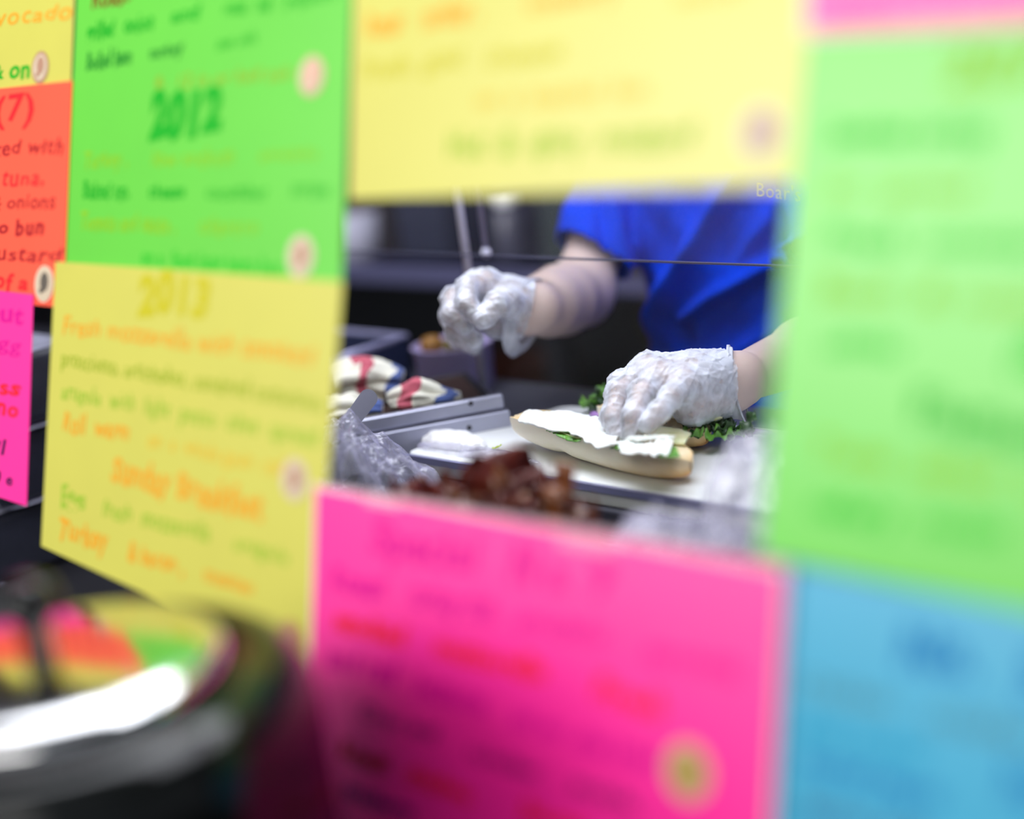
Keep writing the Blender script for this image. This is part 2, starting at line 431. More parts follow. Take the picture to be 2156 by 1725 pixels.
def letter(parent, s, x0, y0, x1, y1, cap, ink, off, bold=0.012, name='lettering'):
    """handwritten line on the glass plane from pixel (x0,y0) to (x1,y1), capital height cap pixels at its start"""
    V, Fc = text_geo(s, bold)
    if len(V) == 0: return
    A = pane(x0, y0, off); B = pane(x1, y1, off); C = pane(x0, y0-cap, off)
    u = B-A; L = np.linalg.norm(u); u = u/L; hgt = (C-A) @ PU
    V = jitter(s, bold)
    w = V[:, 0].max(); Vw = A + np.outer(V[:, 0]/w*L, u) + np.outer(V[:, 1]/0.70*hgt, PU) + np.outer(V[:, 2], PN)
    mk(name, Vw, Fc, INK[ink], parent)
m_stk = mat('sticker_cream', (0.62, 0.50, 0.36, 1), 0.35)
m_stk2 = mat('sticker_brown', (0.42, 0.22, 0.14, 1), 0.4)
m_stk3 = mat('sticker_olive', (0.45, 0.30, 0.08, 1), 0.4)
m_stk4 = mat('sticker_blush', (0.66, 0.36, 0.26, 1), 0.4)
m_tape = film('clear_tape', (0.85, 0.88, 0.88, 1), 0.97, rough=0.5, spec=0.15, spread=0.03)
m_lam = film('laminate_film', (0.95, 0.72, 0.80, 1), 0.62, rough=0.3, spec=0.3, spread=0.05)
def sticker(parent, x, y, off, r=0.0165, disc=None, fig=None, ring=None):
    c = pane(x, y, off)
    def dd(name, rr, o, m, cc=c, sy=1.0, par=parent):
        n = 28; V = []
        for k in range(n):
            a = 2*math.pi*k/n; V.append(cc + PN*o + AX*math.cos(a)*rr + PU*math.sin(a)*rr*sy)
        V += [v - PN*0.0002 for v in V]
        Fc = [tuple(range(n)), tuple(range(2*n-1, n-1, -1))] + [(k, n+k, n+(k+1) % n, (k+1) % n) for k in range(n)]
        return mk(name, V, Fc, m, par)
    s = dd('round_sticker', r, 0.0003, ring or m_stk)
    dd('sticker_face', r*0.80, 0.0006, disc or m_stk, par=s)
    dd('sticker_figure', r*0.42, 0.0009, fig or m_stk2, c+AX*0.001+PU*0.002, 1.25, par=s)
    dd('sticker_mark', r*0.2, 0.0012, fig or m_stk2, c-AX*0.004-PU*0.007, 0.7, par=s)
def card(label, color, quad, layer, lines=(), stickers=(), tapes=(), laminate=False):
    off = 0.0005 + layer*0.0012
    T = 0.0007
    q = [pane(x, y, off) for x, y in quad]; c = sum(q)/4
    e = empty('paper_sign', pane((quad[2][0]+quad[3][0])/2, (quad[2][1]+quad[3][1])/2, off), label, 'sign')
    # sheet with a faint bow, cut a little uneven
    nu, nv = 9, 7; A = np.zeros((nu, nv, 3))
    for i in range(nu):
        for j in range(nv):
            s, t = i/(nu-1), j/(nv-1)
            A[i, j] = (q[3]*(1-s)+q[2]*s)*(1-t) + (q[0]*(1-s)+q[1]*s)*t
    Vt = A.reshape(-1, 3); n = len(Vt); Fg = gridmesh(A)[1]
    V = np.concatenate([Vt+PN*T, Vt]); Fc = list(Fg) + [tuple(i+n for i in f[::-1]) for f in Fg]
    rim = [(i, 0) for i in range(nu)] + [(nu-1, j) for j in range(1, nv)] + [(i, nv-1) for i in range(nu-2, -1, -1)] + [(0, j) for j in range(nv-2, 0, -1)]
    ids = [i*nv+j for i, j in rim]
    for k in range(len(ids)):
        a, b = ids[k], ids[(k+1) % len(ids)]; Fc.append((a, a+n, b+n, b))
    mk('sheet', V, Fc, PAPER[color], e)
    lo = off+T+0.0002
    if laminate:
        up_, ri_ = PU*0.0042, AX*0.0042
        lq = [q[0]+up_-ri_, q[1]+up_+ri_, q[2]-up_+ri_, q[3]-up_-ri_]; lq = [p - PN*0.0001 for p in lq]
        mk('laminate_margin', lq, [(3, 2, 1, 0)], m_lam, e, solid=0.0001)
    for L in lines: letter(e, L[0], L[1], L[2], L[3], L[4], L[5], L[6], lo, *(L[7:] or ()))
    for st in stickers: sticker(e, st[0], st[1], lo, **(st[2] if len(st) > 2 else {}))
    for t in tapes:
        tq = [pane(x, y, off+T+0.0006) for x, y in t]; mk('clear_tape', tq, [(3, 2, 1, 0)], m_tape, e, solid=0.0001)
    return e

card('yellow sign with orange writing at the top left corner above the red sign', 'yellow',
     [(-330, -60), (163, -150), (150, 184), (-330, 224)], 1,
     [('fresh avocado', -150, 72, 152, 36, 30, 'orange'), ('& on', -20, 170, 62, 162, 34, 'green', 0.03)],
     [(85, 142, dict(disc=m_stk, fig=m_stk2, ring=m_stk2))])
card('orange red sign with red handwriting at the left edge', 'red',
     [(-330, 222), (153, 170), (134, 648), (-330, 607)], 3,
     [('No(7)', -110, 262, 70, 255, 52, 'red', 0.02), ('slow cooked with', -160, 332, 132, 322, 30, 'dred'), ('tuna,', 2, 392, 92, 388, 34, 'red'),
      ('& onions', -20, 440, 115, 438, 30, 'dred'), ('hero bun', -60, 494, 92, 494, 30, 'dred', 0.035), ('red mustard', -130, 545, 132, 552, 28, 'dred'), ('out of a', -90, 600, 58, 612, 32, 'vred', 0.03)],
     [(93, 598, dict(r=0.0185, disc=m_stk, fig=mat('sticker_dark', (0.1, 0.08, 0.06, 1), 0.4)))])
card('small magenta pink sign at the left edge beside a dark gap', 'pink',
     [(-330, 575), (71, 621), (57, 1066), (-330, 940)], 4,
     [('Cold cut', -150, 668, 48, 682, 34, 'magenta', 0.03), ('ham & egg', -190, 720, 44, 742, 26, 'magenta'), ('swiss', -80, 815, 44, 834, 30, 'red', 0.03),
      ('no', -10, 868, 38, 878, 32, 'red', 0.03), ('roll', -60, 945, 12, 958, 28, 'dark', 0.02), ('.50 e', -40, 1010, 26, 1024, 26, 'dark', 0.03)])
card('green sign headed 2012 left of the opening', 'green',
     [(167, -100), (746, -190), (721, 602), (138, 562)], 2,
     [('Roast', 190, 18, 275, 2, 40, 'brown', 0.03), ('grilled', 182, 85, 240, 76, 36, 'green', 0.04), ('onion', 260, 70, 322, 62, 36, 'green', 0.04), ('and', 360, 46, 422, 36, 28, 'green', 0.04),
      ('roast', 470, 32, 520, 24, 28, 'green', 0.03), ('bell', 540, 24, 572, 18, 28, 'green', 0.04), ('peppers', 598, 14, 708, -6, 26, 'green', 0.02),
      ('Boiled ham', 180, 148, 276, 132, 34, 'dgreen', 0.035), ('turkey', 314, 124, 386, 110, 26, 'dgreen', 0.035), ('sea salt', 455, 106, 540, 88, 26, 'green'),
      ('8.  12 in or half sub', 325, 186, 612, 166, 26, 'olive'), ('2012', 312, 288, 466, 272, 82, 'green', 0.06),
      ('Turkey ,', 175, 354, 268, 348, 36, 'gyellow'), ('low sodium', 318, 350, 490, 346, 34, 'gyellow'), ('avocado', 545, 338, 668, 334, 26, 'gyellow'),
      ('Baked sm.', 172, 418, 272, 418, 38, 'green', 0.03), ('cheese', 312, 416, 388, 416, 28, 'green', 0.035), ('cucumber', 432, 418, 562, 418, 30, 'green'), ('strips', 612, 412, 692, 412, 30, 'green'),
      ('Tomato and sauce ,', 168, 482, 368, 490, 36, 'gyellow', 0.025), ('cilantro', 418, 492, 542, 494, 34, 'gyellow'),
      ('on a  foot long hero bun', 295, 556, 592, 582, 34, 'lgreen', 0.03)],
     [(656, 160, dict(disc=m_stk, fig=m_stk4, ring=m_stk4)), (633, 540, dict(r=0.018))])
card('yellow sign headed 2013 between the dark gap and the opening', 'yellow',
     [(118, 551), (723, 593), (659, 1412), (88, 1150)], 5,
     [('2013', 288, 655, 440, 668, 80, 'yolive', 0.05),
      ('Fresh mozzarella with smoked', 130, 702, 662, 768, 38, 'orange'), ('prosciutto, artichokes, sundried tomatoes,', 128, 768, 682, 866, 32, 'olive'),
      ('arugula  with  light  pesto  olive  spread', 128, 838, 672, 940, 34, 'pgreen'), ('Roll  warm', 130, 908, 270, 930, 40, 'orange', 0.025), ('on  a  whole grain  roll', 310, 940, 600, 1005, 34, 'lorange'),
      ('Sunday Breakfast', 234, 1012, 552, 1098, 58, 'orange', 0.03), ('Eggs', 126, 1062, 178, 1074, 44, 'pgreen', 0.03), ('fresh  mozzarella', 215, 1086, 440, 1140, 36, 'pgreen'), ('arugula', 490, 1156, 606, 1190, 34, 'pgreen'),
      ('Turkey', 122, 1132, 226, 1160, 44, 'orange', 0.03), ('& bacon ,', 268, 1178, 386, 1212, 40, 'orange', 0.03), ('tomatoes', 428, 1222, 532, 1254, 34, 'orange', 0.02)],
     [(620, 1010, dict(r=0.0175)), (611, 1345, dict(disc=m_stk3, ring=m_stk3))])
card('large pale yellow sign above the opening', 'yellow',
     [(748, -120), (1713, -285), (1690, 390), (738, 420)], 1,
     [('Roast', 768, 78, 848, 64, 48, 'orange', 0.03), ('turkey ,', 888, 60, 1010, 34, 46, 'orange', 0.03), ('cranberry', 1108, 26, 1298, -6, 42, 'orange', 0.02), ('sauce', 1420, 6, 1560, -10, 42, 'lorange'),
      ('Fresh  goat', 760, 168, 975, 140, 46, 'yolive'), ('cheese', 1020, 142, 1182, 124, 42, 'yolive'), ('on  a  toasted  bun', 1000, 226, 1362, 206, 38, 'lorange'),
      ('Hot  &  spicy  mustard', 940, 332, 1462, 308, 52, 'pgreen', 0.025)],
     [(1602, 278, dict(r=0.0175, disc=mat('sticker_grey', (0.5, 0.42, 0.34, 1), 0.4)))])
card('bright pink strip of a sign at the top right corner', 'pink',
     [(1712, -600), (2330, -690), (2330, 26), (1703, 64)], 4,
     [('choice  of  bread', 1735, 44, 2200, 16, 30, 'magenta')], (), (), True)
card('tall green sign with blurred writing on the right of the opening', 'green',
     [(1702, 40), (2330, -5), (2330, 1325), (1600, 1168)], 2,
     [('2014', 1985, 182, 2300, 172, 92, 'gyellow', 0.04), ('Smoked turkey', 1742, 302, 2092, 298, 50, 'lgreen', 0.04), ('fig  spread', 1742, 418, 2050, 416, 42, 'gyellow', 0.03),
      ('Fresh  mozzarella', 1732, 522, 2330, 540, 48, 'lgreen', 0.03), ('Basil  & roasted', 1722, 632, 2330, 668, 46, 'gyellow', 0.03), ('olives', 1732, 742, 1896, 752, 46, 'lgreen', 0.03), ('(8)', 2125, 775, 2230, 780, 70, 'lgreen', 0.03),
      ('Flamenco', 1915, 890, 2330, 985, 80, 'green', 0.03), ('Tuna  salad  with', 1712, 965, 2330, 1070, 50, 'gyellow', 0.035), ('celery  onion', 1702, 1085, 2120, 1145, 52, 'lgreen', 0.035)])
card('hot pink sign headed Special below the opening', 'pink',
     [(668, 1030), (1646, 1204), (1600, 2060), (648, 1750)], 6,
     [('Special', 782, 1160, 1006, 1205, 72, 'magenta', 0.04), ('N o.  9', 1074, 1222, 1284, 1262, 78, 'magenta', 0.045),
      ('Roast', 693, 1238, 812, 1262, 50, 'magenta', 0.05), ('turkey club', 864, 1272, 1046, 1312, 50, 'magenta', 0.045), ('avocado', 1084, 1322, 1272, 1362, 48, 'magenta', 0.03), ('sprouts', 1358, 1386, 1556, 1434, 48, 'magenta', 0.035),
      ('smoked', 702, 1322, 854, 1358, 40, 'vred', 0.05), ('mozzarella', 915, 1378, 1148, 1434, 40, 'vred', 0.05), ('Fresh', 1250, 1470, 1394, 1512, 46, 'vred', 0.05),
      ('and red', 690, 1405, 840, 1445, 48, 'magenta', 0.05), ('lettuce', 872, 1460, 1022, 1502, 48, 'magenta', 0.05), ('on an', 1078, 1525, 1184, 1556, 44, 'magenta', 0.05), ('olive bread', 1204, 1572, 1384, 1622, 44, 'magenta', 0.05),
      ('Chips and', 758, 1510, 922, 1560, 30, 'dark', 0.015), ('coleslaw', 986, 1594, 1132, 1642, 30, 'dark', 0.015), ('pickle,', 1204, 1664, 1344, 1716, 36, 'dark', 0.015),
      ('Roast', 712, 1592, 822, 1628, 40, 'dred', 0.05), ('chicken', 856, 1642, 990, 1692, 36, 'red', 0.05), ('bacon', 1100, 1722, 1230, 1768, 40, 'red', 0.05), ('cranberry', 724, 1676, 872, 1730, 34, 'navy', 0.04)],
     [(1448, 1626, dict(r=0.0195, disc=m_stk3, fig=mat('sticker_moss', (0.30, 0.24, 0.05, 1), 0.4), ring=m_stk4))],
     [[(768, 1042), (842, 1054), (840, 1072), (766, 1060)], [(1180, 1118), (1300, 1140), (1296, 1168), (1178, 1146)]], True)
card('sky blue sign at the bottom right corner', 'blue',
     [(1658, 1188), (2330, 1322), (2300, 2100), (1612, 1960)], 1,
     [('No.', 1890, 1400, 2050, 1432, 92, 'blue', 0.05), ('5', 2148, 1470, 2210, 1480, 92, 'blue', 0.04), ('Chicken', 1682, 1462, 1880, 1502, 48, 'grey', 0.015), ('cutlet', 1950, 1522, 2180, 1575, 46, 'grey', 0.02),
      ('sharp cheddar', 1680, 1548, 1952, 1612, 46, 'cyan', 0.04), ('roasted pepper', 1690, 1622, 1984, 1702, 46, 'blue', 0.045), ('lemon aioli', 1690, 1712, 1950, 1785, 36, 'navy', 0.02), ('hot', 2110, 1680, 2230, 1712, 90, 'blue', 0.04)])

# white transfer lettering on the guard glass
V_, F_ = text_geo("Boar's Head", 0.0)
A_ = on_y(1591, 413, gy-0.0045); u_ = np.array((1, 0, -0.10)); u_ = u_/np.linalg.norm(u_)
V_ = A_ + np.outer(V_[:, 0]*0.0215, u_) + np.outer(V_[:, 1]*0.0215, (0, 0, 1))
mk('lettering', V_, F_, mat('decal_white', (0.50, 0.50, 0.62, 1), 0.6), gu)

# ================================================================== SOUP KETTLE
kc = P(100, 1450, 1.15); kx = np.array((kc[0], kc[1], 0.82)); kh = kc[2]-0.82
ket = empty('soup_kettle', kx, 'round black soup kettle with a mirror lid in front of the signs, bottom left', 'kettle')
mk('body', *lathe(kx, [(0.16, 0.0), (0.172, 0.006), (0.178, 0.03), (0.18, 0.08), (0.18, kh-0.045), (0.178, kh-0.025), (0.170, kh-0.008), (0.157, kh), (0.13, kh+0.001), (0.126, kh-0.004)], 72), m_black, ket, smooth=True)
lid = mk('lid', *lathe(kx+(0, 0, kh), [(0.116, 0.001), (0.121, 0.002), (0.1225, 0.006), (0.1215, 0.011), (0.117, 0.0155), (0.108, 0.018), (0.095, 0.0195), (0.06, 0.0215), (0.03, 0.0225), (0.0, 0.023)], 72),
         mat('mirror_lid', (0.80, 0.80, 0.80, 1), 0.11, metal=1.0), ket, smooth=True)
kn = mk('knob', *lathe(kx+(0, 0, kh+0.0225), [(0.010, 0), (0.009, 0.022), (0.016, 0.028), (0.020, 0.038), (0.017, 0.050), (0.008, 0.055), (0.0, 0.056)], 32), m_black, lid, smooth=True)
mk('base_ring', *lathe(kx+(0, 0, 0.0), [(0.181, 0.035), (0.184, 0.037), (0.184, 0.045), (0.181, 0.047)], 72), m_steel2, ket, smooth=True)
dc = kx + np.array((-0.05, -0.179, 0.07))
mk('dial', *lathe(dc, [(0.018, 0), (0.017, 0.014), (0.0, 0.015)], 24, axis=(-0.25, -1, 0)), m_black, ket, smooth=True)

# ================================================================== CUTTING BOARD AND SANDWICH
bz = 0.97
brd = empty('cutting_board', (-1.27, 1.36, 0.945), 'white cutting board under the open sandwich on the work counter', 'cutting board')
pts = [(-1.517, 1.243), (-0.93, 1.243), (-0.93, 1.474), (-1.467, 1.474)]
def rounded(poly, r, n=6):
    out = []
    for i, p in enumerate(poly):
        p = np.array(p); a = _n(np.array(poly[i-1])-p); b = _n(np.array(poly[(i+1) % len(poly)])-p)
        for k in range(n+1):
            t = k/n; q = p + a*r*(1-t)**2 + b*r*t**2; out.append(q)
    return out
rp = rounded(pts, 0.02); n_ = len(rp)
V_ = [(p[0], p[1], 0.945) for p in rp] + [(p[0], p[1], bz) for p in rp]
F_ = [tuple(range(n_))[::-1], tuple(range(n_, 2*n_))] + [(k, (k+1) % n_, n_+(k+1) % n_, n_+k) for k in range(n_)]
mk('board_slab', V_, F_, mat('board_white', (0.80, 0.82, 0.84, 1), 0.35, noise=0.04, scale=14, bump=0.05, bscale=200), brd, bevel=0.002)
mk('steel_lip', *box((-1.52, 1.238, 0.961), (-0.93, 1.2425, 0.969)), mat('blue_steel', (0.35, 0.36, 0.62, 1), 0.3, metal=0.6), brd)

def crust_mat(name, pale, brown, dark):
    m = bpy.data.materials.new(name); m.use_nodes = True; nt = m.node_tree; b = nt.nodes['Principled BSDF']
    b.inputs['Roughness'].default_value = 0.55; b.inputs['Subsurface Weight'].default_value = 0.15; b.inputs['Subsurface Radius'].default_value = (0.01, 0.006, 0.003); b.inputs['Subsurface Scale'].default_value = 1
    at = nt.nodes.new('ShaderNodeAttribute'); at.attribute_name = 'bake'
    tc = nt.nodes.new('ShaderNodeTexCoord'); n = nt.nodes.new('ShaderNodeTexNoise'); n.inputs['Scale'].default_value = 35; n.inputs['Detail'].default_value = 5
    nt.links.new(tc.outputs['Object'], n.inputs['Vector'])
    ma = nt.nodes.new('ShaderNodeMath'); ma.operation = 'MULTIPLY_ADD'; ma.inputs[1].default_value = 0.35
    nt.links.new(n.outputs['Fac'], ma.inputs[0]); nt.links.new(at.outputs['Fac'], ma.inputs[2])
    cr = nt.nodes.new('ShaderNodeValToRGB'); e = cr.color_ramp
    e.elements[0].position = 0.2; e.elements[0].color = pale; e.elements[1].position = 1.15; e.elements[1].color = dark
    x = e.elements.new(0.72); x.color = brown
    nt.links.new(ma.outputs[0], cr.inputs[0]); nt.links.new(cr.outputs[0], b.inputs['Base Color'])
    n2 = nt.nodes.new('ShaderNodeTexNoise'); n2.inputs['Scale'].default_value = 220; n2.inputs['Detail'].default_value = 4
    nt.links.new(tc.outputs['Object'], n2.inputs['Vector'])
    bp = nt.nodes.new('ShaderNodeBump'); bp.inputs['Strength'].default_value = 0.2; bp.inputs['Distance'].default_value = 0.002
    nt.links.new(n2.outputs['Fac'], bp.inputs['Height']); nt.links.new(bp.outputs[0], b.inputs['Normal'])
    return m
m_crust = crust_mat('roll_crust', srgb(253, 243, 218), srgb(232, 192, 132), srgb(180, 112, 56))
m_crumb = mat('roll_crumb', srgb(238, 226, 196), 0.8, color2=srgb(214, 182, 132), scale=60, bump=0.5, bscale=150)
def roll(parent, L, Rr, half, hgt, lift, seed, notch=0.33):
    L = np.array(L, float); Rr = np.array(Rr, float); ax = Rr-L; Ln = np.linalg.norm(ax); ax /= Ln; sd = np.array((-ax[1], ax[0], 0))
    n, k = 44, 22; V = []; bake = []; rg = np.random.default_rng(seed)
    top = []
    for i in range(n):
        t = i/(n-1); s = (t-0.5)*2
        env = max(0.0, 1-abs(s)**3.2)**0.5
        w = half*env*(1+0.05*math.sin(9*t+seed)) + 0.0012
        w *= 1 - 0.10*math.exp(-((t-notch)/0.05)**2)
        hh = (hgt*(0.35+0.65*env))*(1 - 0.16*math.exp(-((t-notch)/0.045)**2)) + 0.0005
        base = lift*max(0, (0.35-t)/0.35)**1.5 + 0.0012*math.sin(6*t) + (hgt-hh)*0.55
        c = L + ax*Ln*t + sd*0.004*math.sin(5*t)
        tz = base + hh*(1.0)
        for j in range(k):
            a = math.pi*j/(k-1)          # front rim -> underside -> back rim
            y = -math.cos(a)*w; z = tz - (abs(math.sin(a))**0.75)*hh
            V.append(c + sd*y + np.array((0, 0, z)))
            bake.append(-0.12 + 0.42*abs(math.sin(a))**2*(0.25+0.75*t) + 0.45*max(0, t-0.55)/0.45 + 0.1*rg.uniform(-1, 1)*0.3)
        top.append((c, w, tz))
    Fc = [(i*k+j, i*k+j+1, (i+1)*k+j+1, (i+1)*k+j) for i in range(n-1) for j in range(k-1)]
    o = mk('crust', V, Fc, m_crust, parent, smooth=True)
    at = o.data.attributes.new('bake', 'FLOAT', 'POINT'); at.data.foreach_set('value', bake)
    A = np.zeros((n, 9, 3))
    for i, (c, w, tz) in enumerate(top):
        for j in range(9):
            y = -1+2*j/8
            A[i, j] = c + sd*y*w*0.985 + np.array((0, 0, tz - 0.0015 + 0.0016*math.sin(i*1.7+j*2.1) * (1-y*y)))
    V, Fc = gridmesh(A); mk('crumb', V, Fc, m_crumb, parent, smooth=True)

RL = on_z(1090, 936, bz); RR = on_z(1464, 1018, bz)
sand = empty('sandwich_half', ((RL+RR)/2)*(1, 1, 0)+(0, 0, bz), 'open long bread roll half with white cheese slices in front of the gloved hand', 'sandwich')
roll(sand, RL, RR, 0.0285, 0.037, 0.008, 3)

def sheet(name, parent, front, back, nv, m, seed, wav=0.002, jag=0.002, thick=0.0016, rag=1.0):
    fr = np.array([on_z(x, y, z) for x, y, z in front]); bk = np.array([on_z(x, y, z) for x, y, z in back])
    def res(p, n):
        d = np.concatenate([[0], np.cumsum(np.linalg.norm(np.diff(p, axis=0), axis=1))]); t = np.linspace(0, d[-1], n)
        return np.stack([np.interp(t, d, p[:, i]) for i in range(3)], 1)
    nu = 40; fr, bk = res(fr, nu), res(bk, nu); A = np.zeros((nu, nv, 3)); r = np.random.default_rng(seed)
    jf = np.convolve(r.normal(0, 1, nu+4), [.25, .5, .25], 'same')[2:-2]*jag*rag; jb = r.normal(0, 1, nu)*jag*0.5
    for j in range(nv):
        t = j/(nv-1); A[:, j] = fr*(1-t)+bk*t
        dv = (bk-fr)/np.linalg.norm(bk-fr, axis=1)[:, None]
        A[:, j] += dv*(jf*(1-t)**3 + jb*t**3)[:, None]
    A[..., 2] += wav*(np.sin(A[..., 0]*90+seed)+0.7*np.sin(A[..., 1]*150+A[..., 0]*60+2*seed))
    V, Fc = gridmesh(A)
    return mk(name, V, Fc, m, parent, smooth=True, solid=thick)
m_cheese = mat('white_cheese', (0.90, 0.90, 0.87, 1), 0.42, sss=0.2, noise=0.02)
m_leaf = mat('lettuce_green', srgb(120, 175, 70), 0.4, color2=srgb(70, 130, 40), scale=50, bump=0.3)
m_kale = mat('kale_green', srgb(46, 84, 38), 0.4, color2=srgb(18, 42, 22), scale=60, bump=0.4)
T_ = 1.0085
sheet('lettuce_leaf', sand, [(1150, 908, 1.008), (1185, 920, 1.007), (1222, 928, 1.007)], [(1160, 888, 1.007), (1230, 900, 1.007)], 6, m_leaf, 5, 0.0015, 0.003, 0.0008)
sheet('lettuce_leaf', sand, [(1285, 942, 1.006), (1310, 948, 1.006), (1345, 955, 1.006)], [(1300, 930, 1.006), (1350, 935, 1.006)], 6, m_leaf, 6, 0.001, 0.002, 0.0008)
sheet('lettuce_leaf', sand, [(1372, 962, 1.007), (1405, 965, 1.009), (1432, 963, 1.010)], [(1395, 936, 1.009), (1424, 942, 1.012)], 8, m_leaf, 7, 0.0012, 0.003, 0.0008)
sheet('cheese_slice', sand, [(1090, 885, 1.012), (1118, 897, 1.012), (1150, 905, 1.012), (1185, 906, 1.012), (1212, 914, 1.011), (1232, 930, 1.009), (1258, 940, 1.008), (1294, 938, 1.009)],
      [(1104, 868, 1.012), (1116, 862, 1.013), (1150, 866, 1.012), (1200, 868, 1.013), (1245, 873, 1.013), (1280, 880, 1.013), (1312, 892, 1.012)], 14, m_cheese, 1, 0.0014, 0.0045, 0.002)
sheet('cheese_slice', sand, [(1293, 936, 1.012), (1305, 948, 1.012), (1316, 957, 1.012), (1340, 958, 1.012), (1365, 962, 1.012), (1385, 956, 1.012), (1402, 962, 1.012), (1414, 945, 1.014)],
      [(1318, 929, 1.013), (1345, 933, 1.0125), (1385, 930, 1.015), (1418, 931, 1.017)], 12, m_cheese, 2, 0.0012, 0.0055, 0.002)
sheet('cheese_slice', sand, [(1315, 926, 1.014), (1345, 929, 1.014), (1380, 928, 1.015), (1415, 924, 1.018)], [(1322, 918, 1.018), (1360, 918, 1.019), (1400, 917, 1.020), (1422, 918, 1.021)], 6, m_cheese, 3, 0.0006, 0.001, 0.0016)

R2L = on_z(1275, 893, bz); R2R = on_z(1496, 948, bz)
sand2 = empty('sandwich_half', ((R2L+R2R)/2)*(1, 1, 0)+(0, 0, bz), 'second bread roll half topped with pale onions, behind the front roll', 'sandwich')
roll(sand2, R2L, R2R, 0.030, 0.032, 0.0, 8, 0.1)
m_onion = mat('pale_filling', srgb(240, 238, 205), 0.4, sss=0.2, color2=srgb(222, 222, 165), scale=80)
for k in range(9):
    t = 0.25+0.085*k; c = R2L+(R2R-R2L)*t + np.array((0, 0.004*math.sin(k*2.3), 0.0345))
    th = 0.5*math.sin(k*1.9); L_ = 0.026
    pp = [c + np.array((math.cos(th)*L_*s, math.sin(th)*L_*s + 0.008*(s*s-0.5), 0.002+0.0016*math.sin(3*s+k))) for s in np.linspace(-1, 1, 9)]
    mk('onion_strip', *tube(pp, [0.001]+[0.0034]*7+[0.001], 8), m_onion, sand2, smooth=True)
sheet('cheese_slice', sand2, [(1330, 915, 1.006), (1380, 925, 1.006), (1440, 935, 1.006)], [(1340, 892, 1.006), (1390, 895, 1.006), (1455, 912, 1.006)], 8, m_onion, 12, 0.0012, 0.0015, 0.0015)

def leafmesh(c, d, up, L, w, seed, ruff=0.25, nu=14, nv=9):
    d = _n(d); sdv = _n(np.cross(up, d)); upv = np.cross(d, sdv); r = np.random.default_rng(seed); A = np.zeros((nu, nv, 3))
    ph = r.uniform(0, 6.28, 4); curl = r.uniform(-0.4, 0.9)
    for i in range(nu):
        t = i/(nu-1); ww = w*(math.sin(math.pi*(0.08+0.86*t))**0.7)*(1+0.12*math.sin(19*t+ph[0]))
        for j in range(nv):
            s = -1+2*j/(nv-1)
            z = ruff*w*(s*s)*math.sin(14*t+ph[1]+1.5*np.sign(s)) + 0.35*w*s*s + L*curl*0.35*t*t
            A[i, j] = np.array(c) + d*L*t + sdv*ww*s*0.9 + upv*z
    return gridmesh(A)
# curly greens on the board
kal = empty('curly_greens', on_z(1480, 915, bz), 'heap of dark curly greens behind the right hand on the board', 'greens')
for k in range(26):
    px = 1392+ (k % 13)*15 + rng.uniform(-6, 6); py = 912 - 16*(k//13) + rng.uniform(-5, 5) - 8*math.sin((k % 13)/13*math.pi)
    c = on_y(px, py+8, 1.385+0.03*(k//13)+rng.uniform(-0.01, 0.01)); c[2] = max(c[2], bz+0.004)
    a = rng.uniform(0, 6.28)
    mk('leaf', *leafmesh(c, (math.cos(a), math.sin(a), rng.uniform(-0.1, 0.8)), (0.1, 0, 1), rng.uniform(0.02, 0.034), rng.uniform(0.008, 0.013), 100+k, 0.5), m_kale if k % 5 else m_leaf, kal, smooth=True, solid=0.0006)
kal2 = empty('curly_greens', on_z(1258, 872, bz), 'small sprig of curly greens left of the gloved fingers at the back of the board', 'greens')
for k in range(9):
    px = 1240 + (k % 5)*11; py = 868 - 14*(k//5); c = on_y(px, py, 1.46); c[2] = max(c[2], bz+0.004)
    a = rng.uniform(0, 6.28)
    mk('leaf', *leafmesh(c, (math.cos(a), math.sin(a), rng.uniform(0.1, 0.9)), (0.1, 0, 1), 0.026, 0.011, 140+k, 0.5), m_leaf if k % 3 == 0 else m_kale, kal2, smooth=True, solid=0.0006)
m_purple = mat('red_onion', srgb(150, 95, 190), 0.35, color2=srgb(205, 170, 225), scale=60)
for i, (px, py, lb) in enumerate([(1258, 880, 'purple red onion sliver left of the gloved fingers'), (1602, 917, 'purple red onion sliver at the right end of the greens')]):
    c = on_z(px, py, bz+0.004)
    o = mk('onion_sliver', *tube([c+np.array((0.016*s, 0.006*s*s, 0.001+0.003*(1-s*s))) for s in np.linspace(-1, 1, 8)], [0.001]+[0.0032]*6+[0.001], 8), m_purple, smooth=True)
    tag(o, lb, 'onion', 'red onion slivers')
for i, (px, py, lb) in enumerate([(1036, 946, 'tiny yellow green lettuce scrap alone on the bare white board'), (1618, 938, 'tiny green scrap at the right edge of the board')]):
    c = on_z(px, py, bz+0.001)
    o = mk('lettuce_scrap', *leafmesh(c, (1, 0.2, 0.1), (0, 0, 1), 0.014, 0.004, 60+i, 0.2), mat('scrap_lime', srgb(190, 210, 80), 0.5), smooth=True, solid=0.0006)
    tag(o, lb, 'food scrap', 'lettuce scraps')

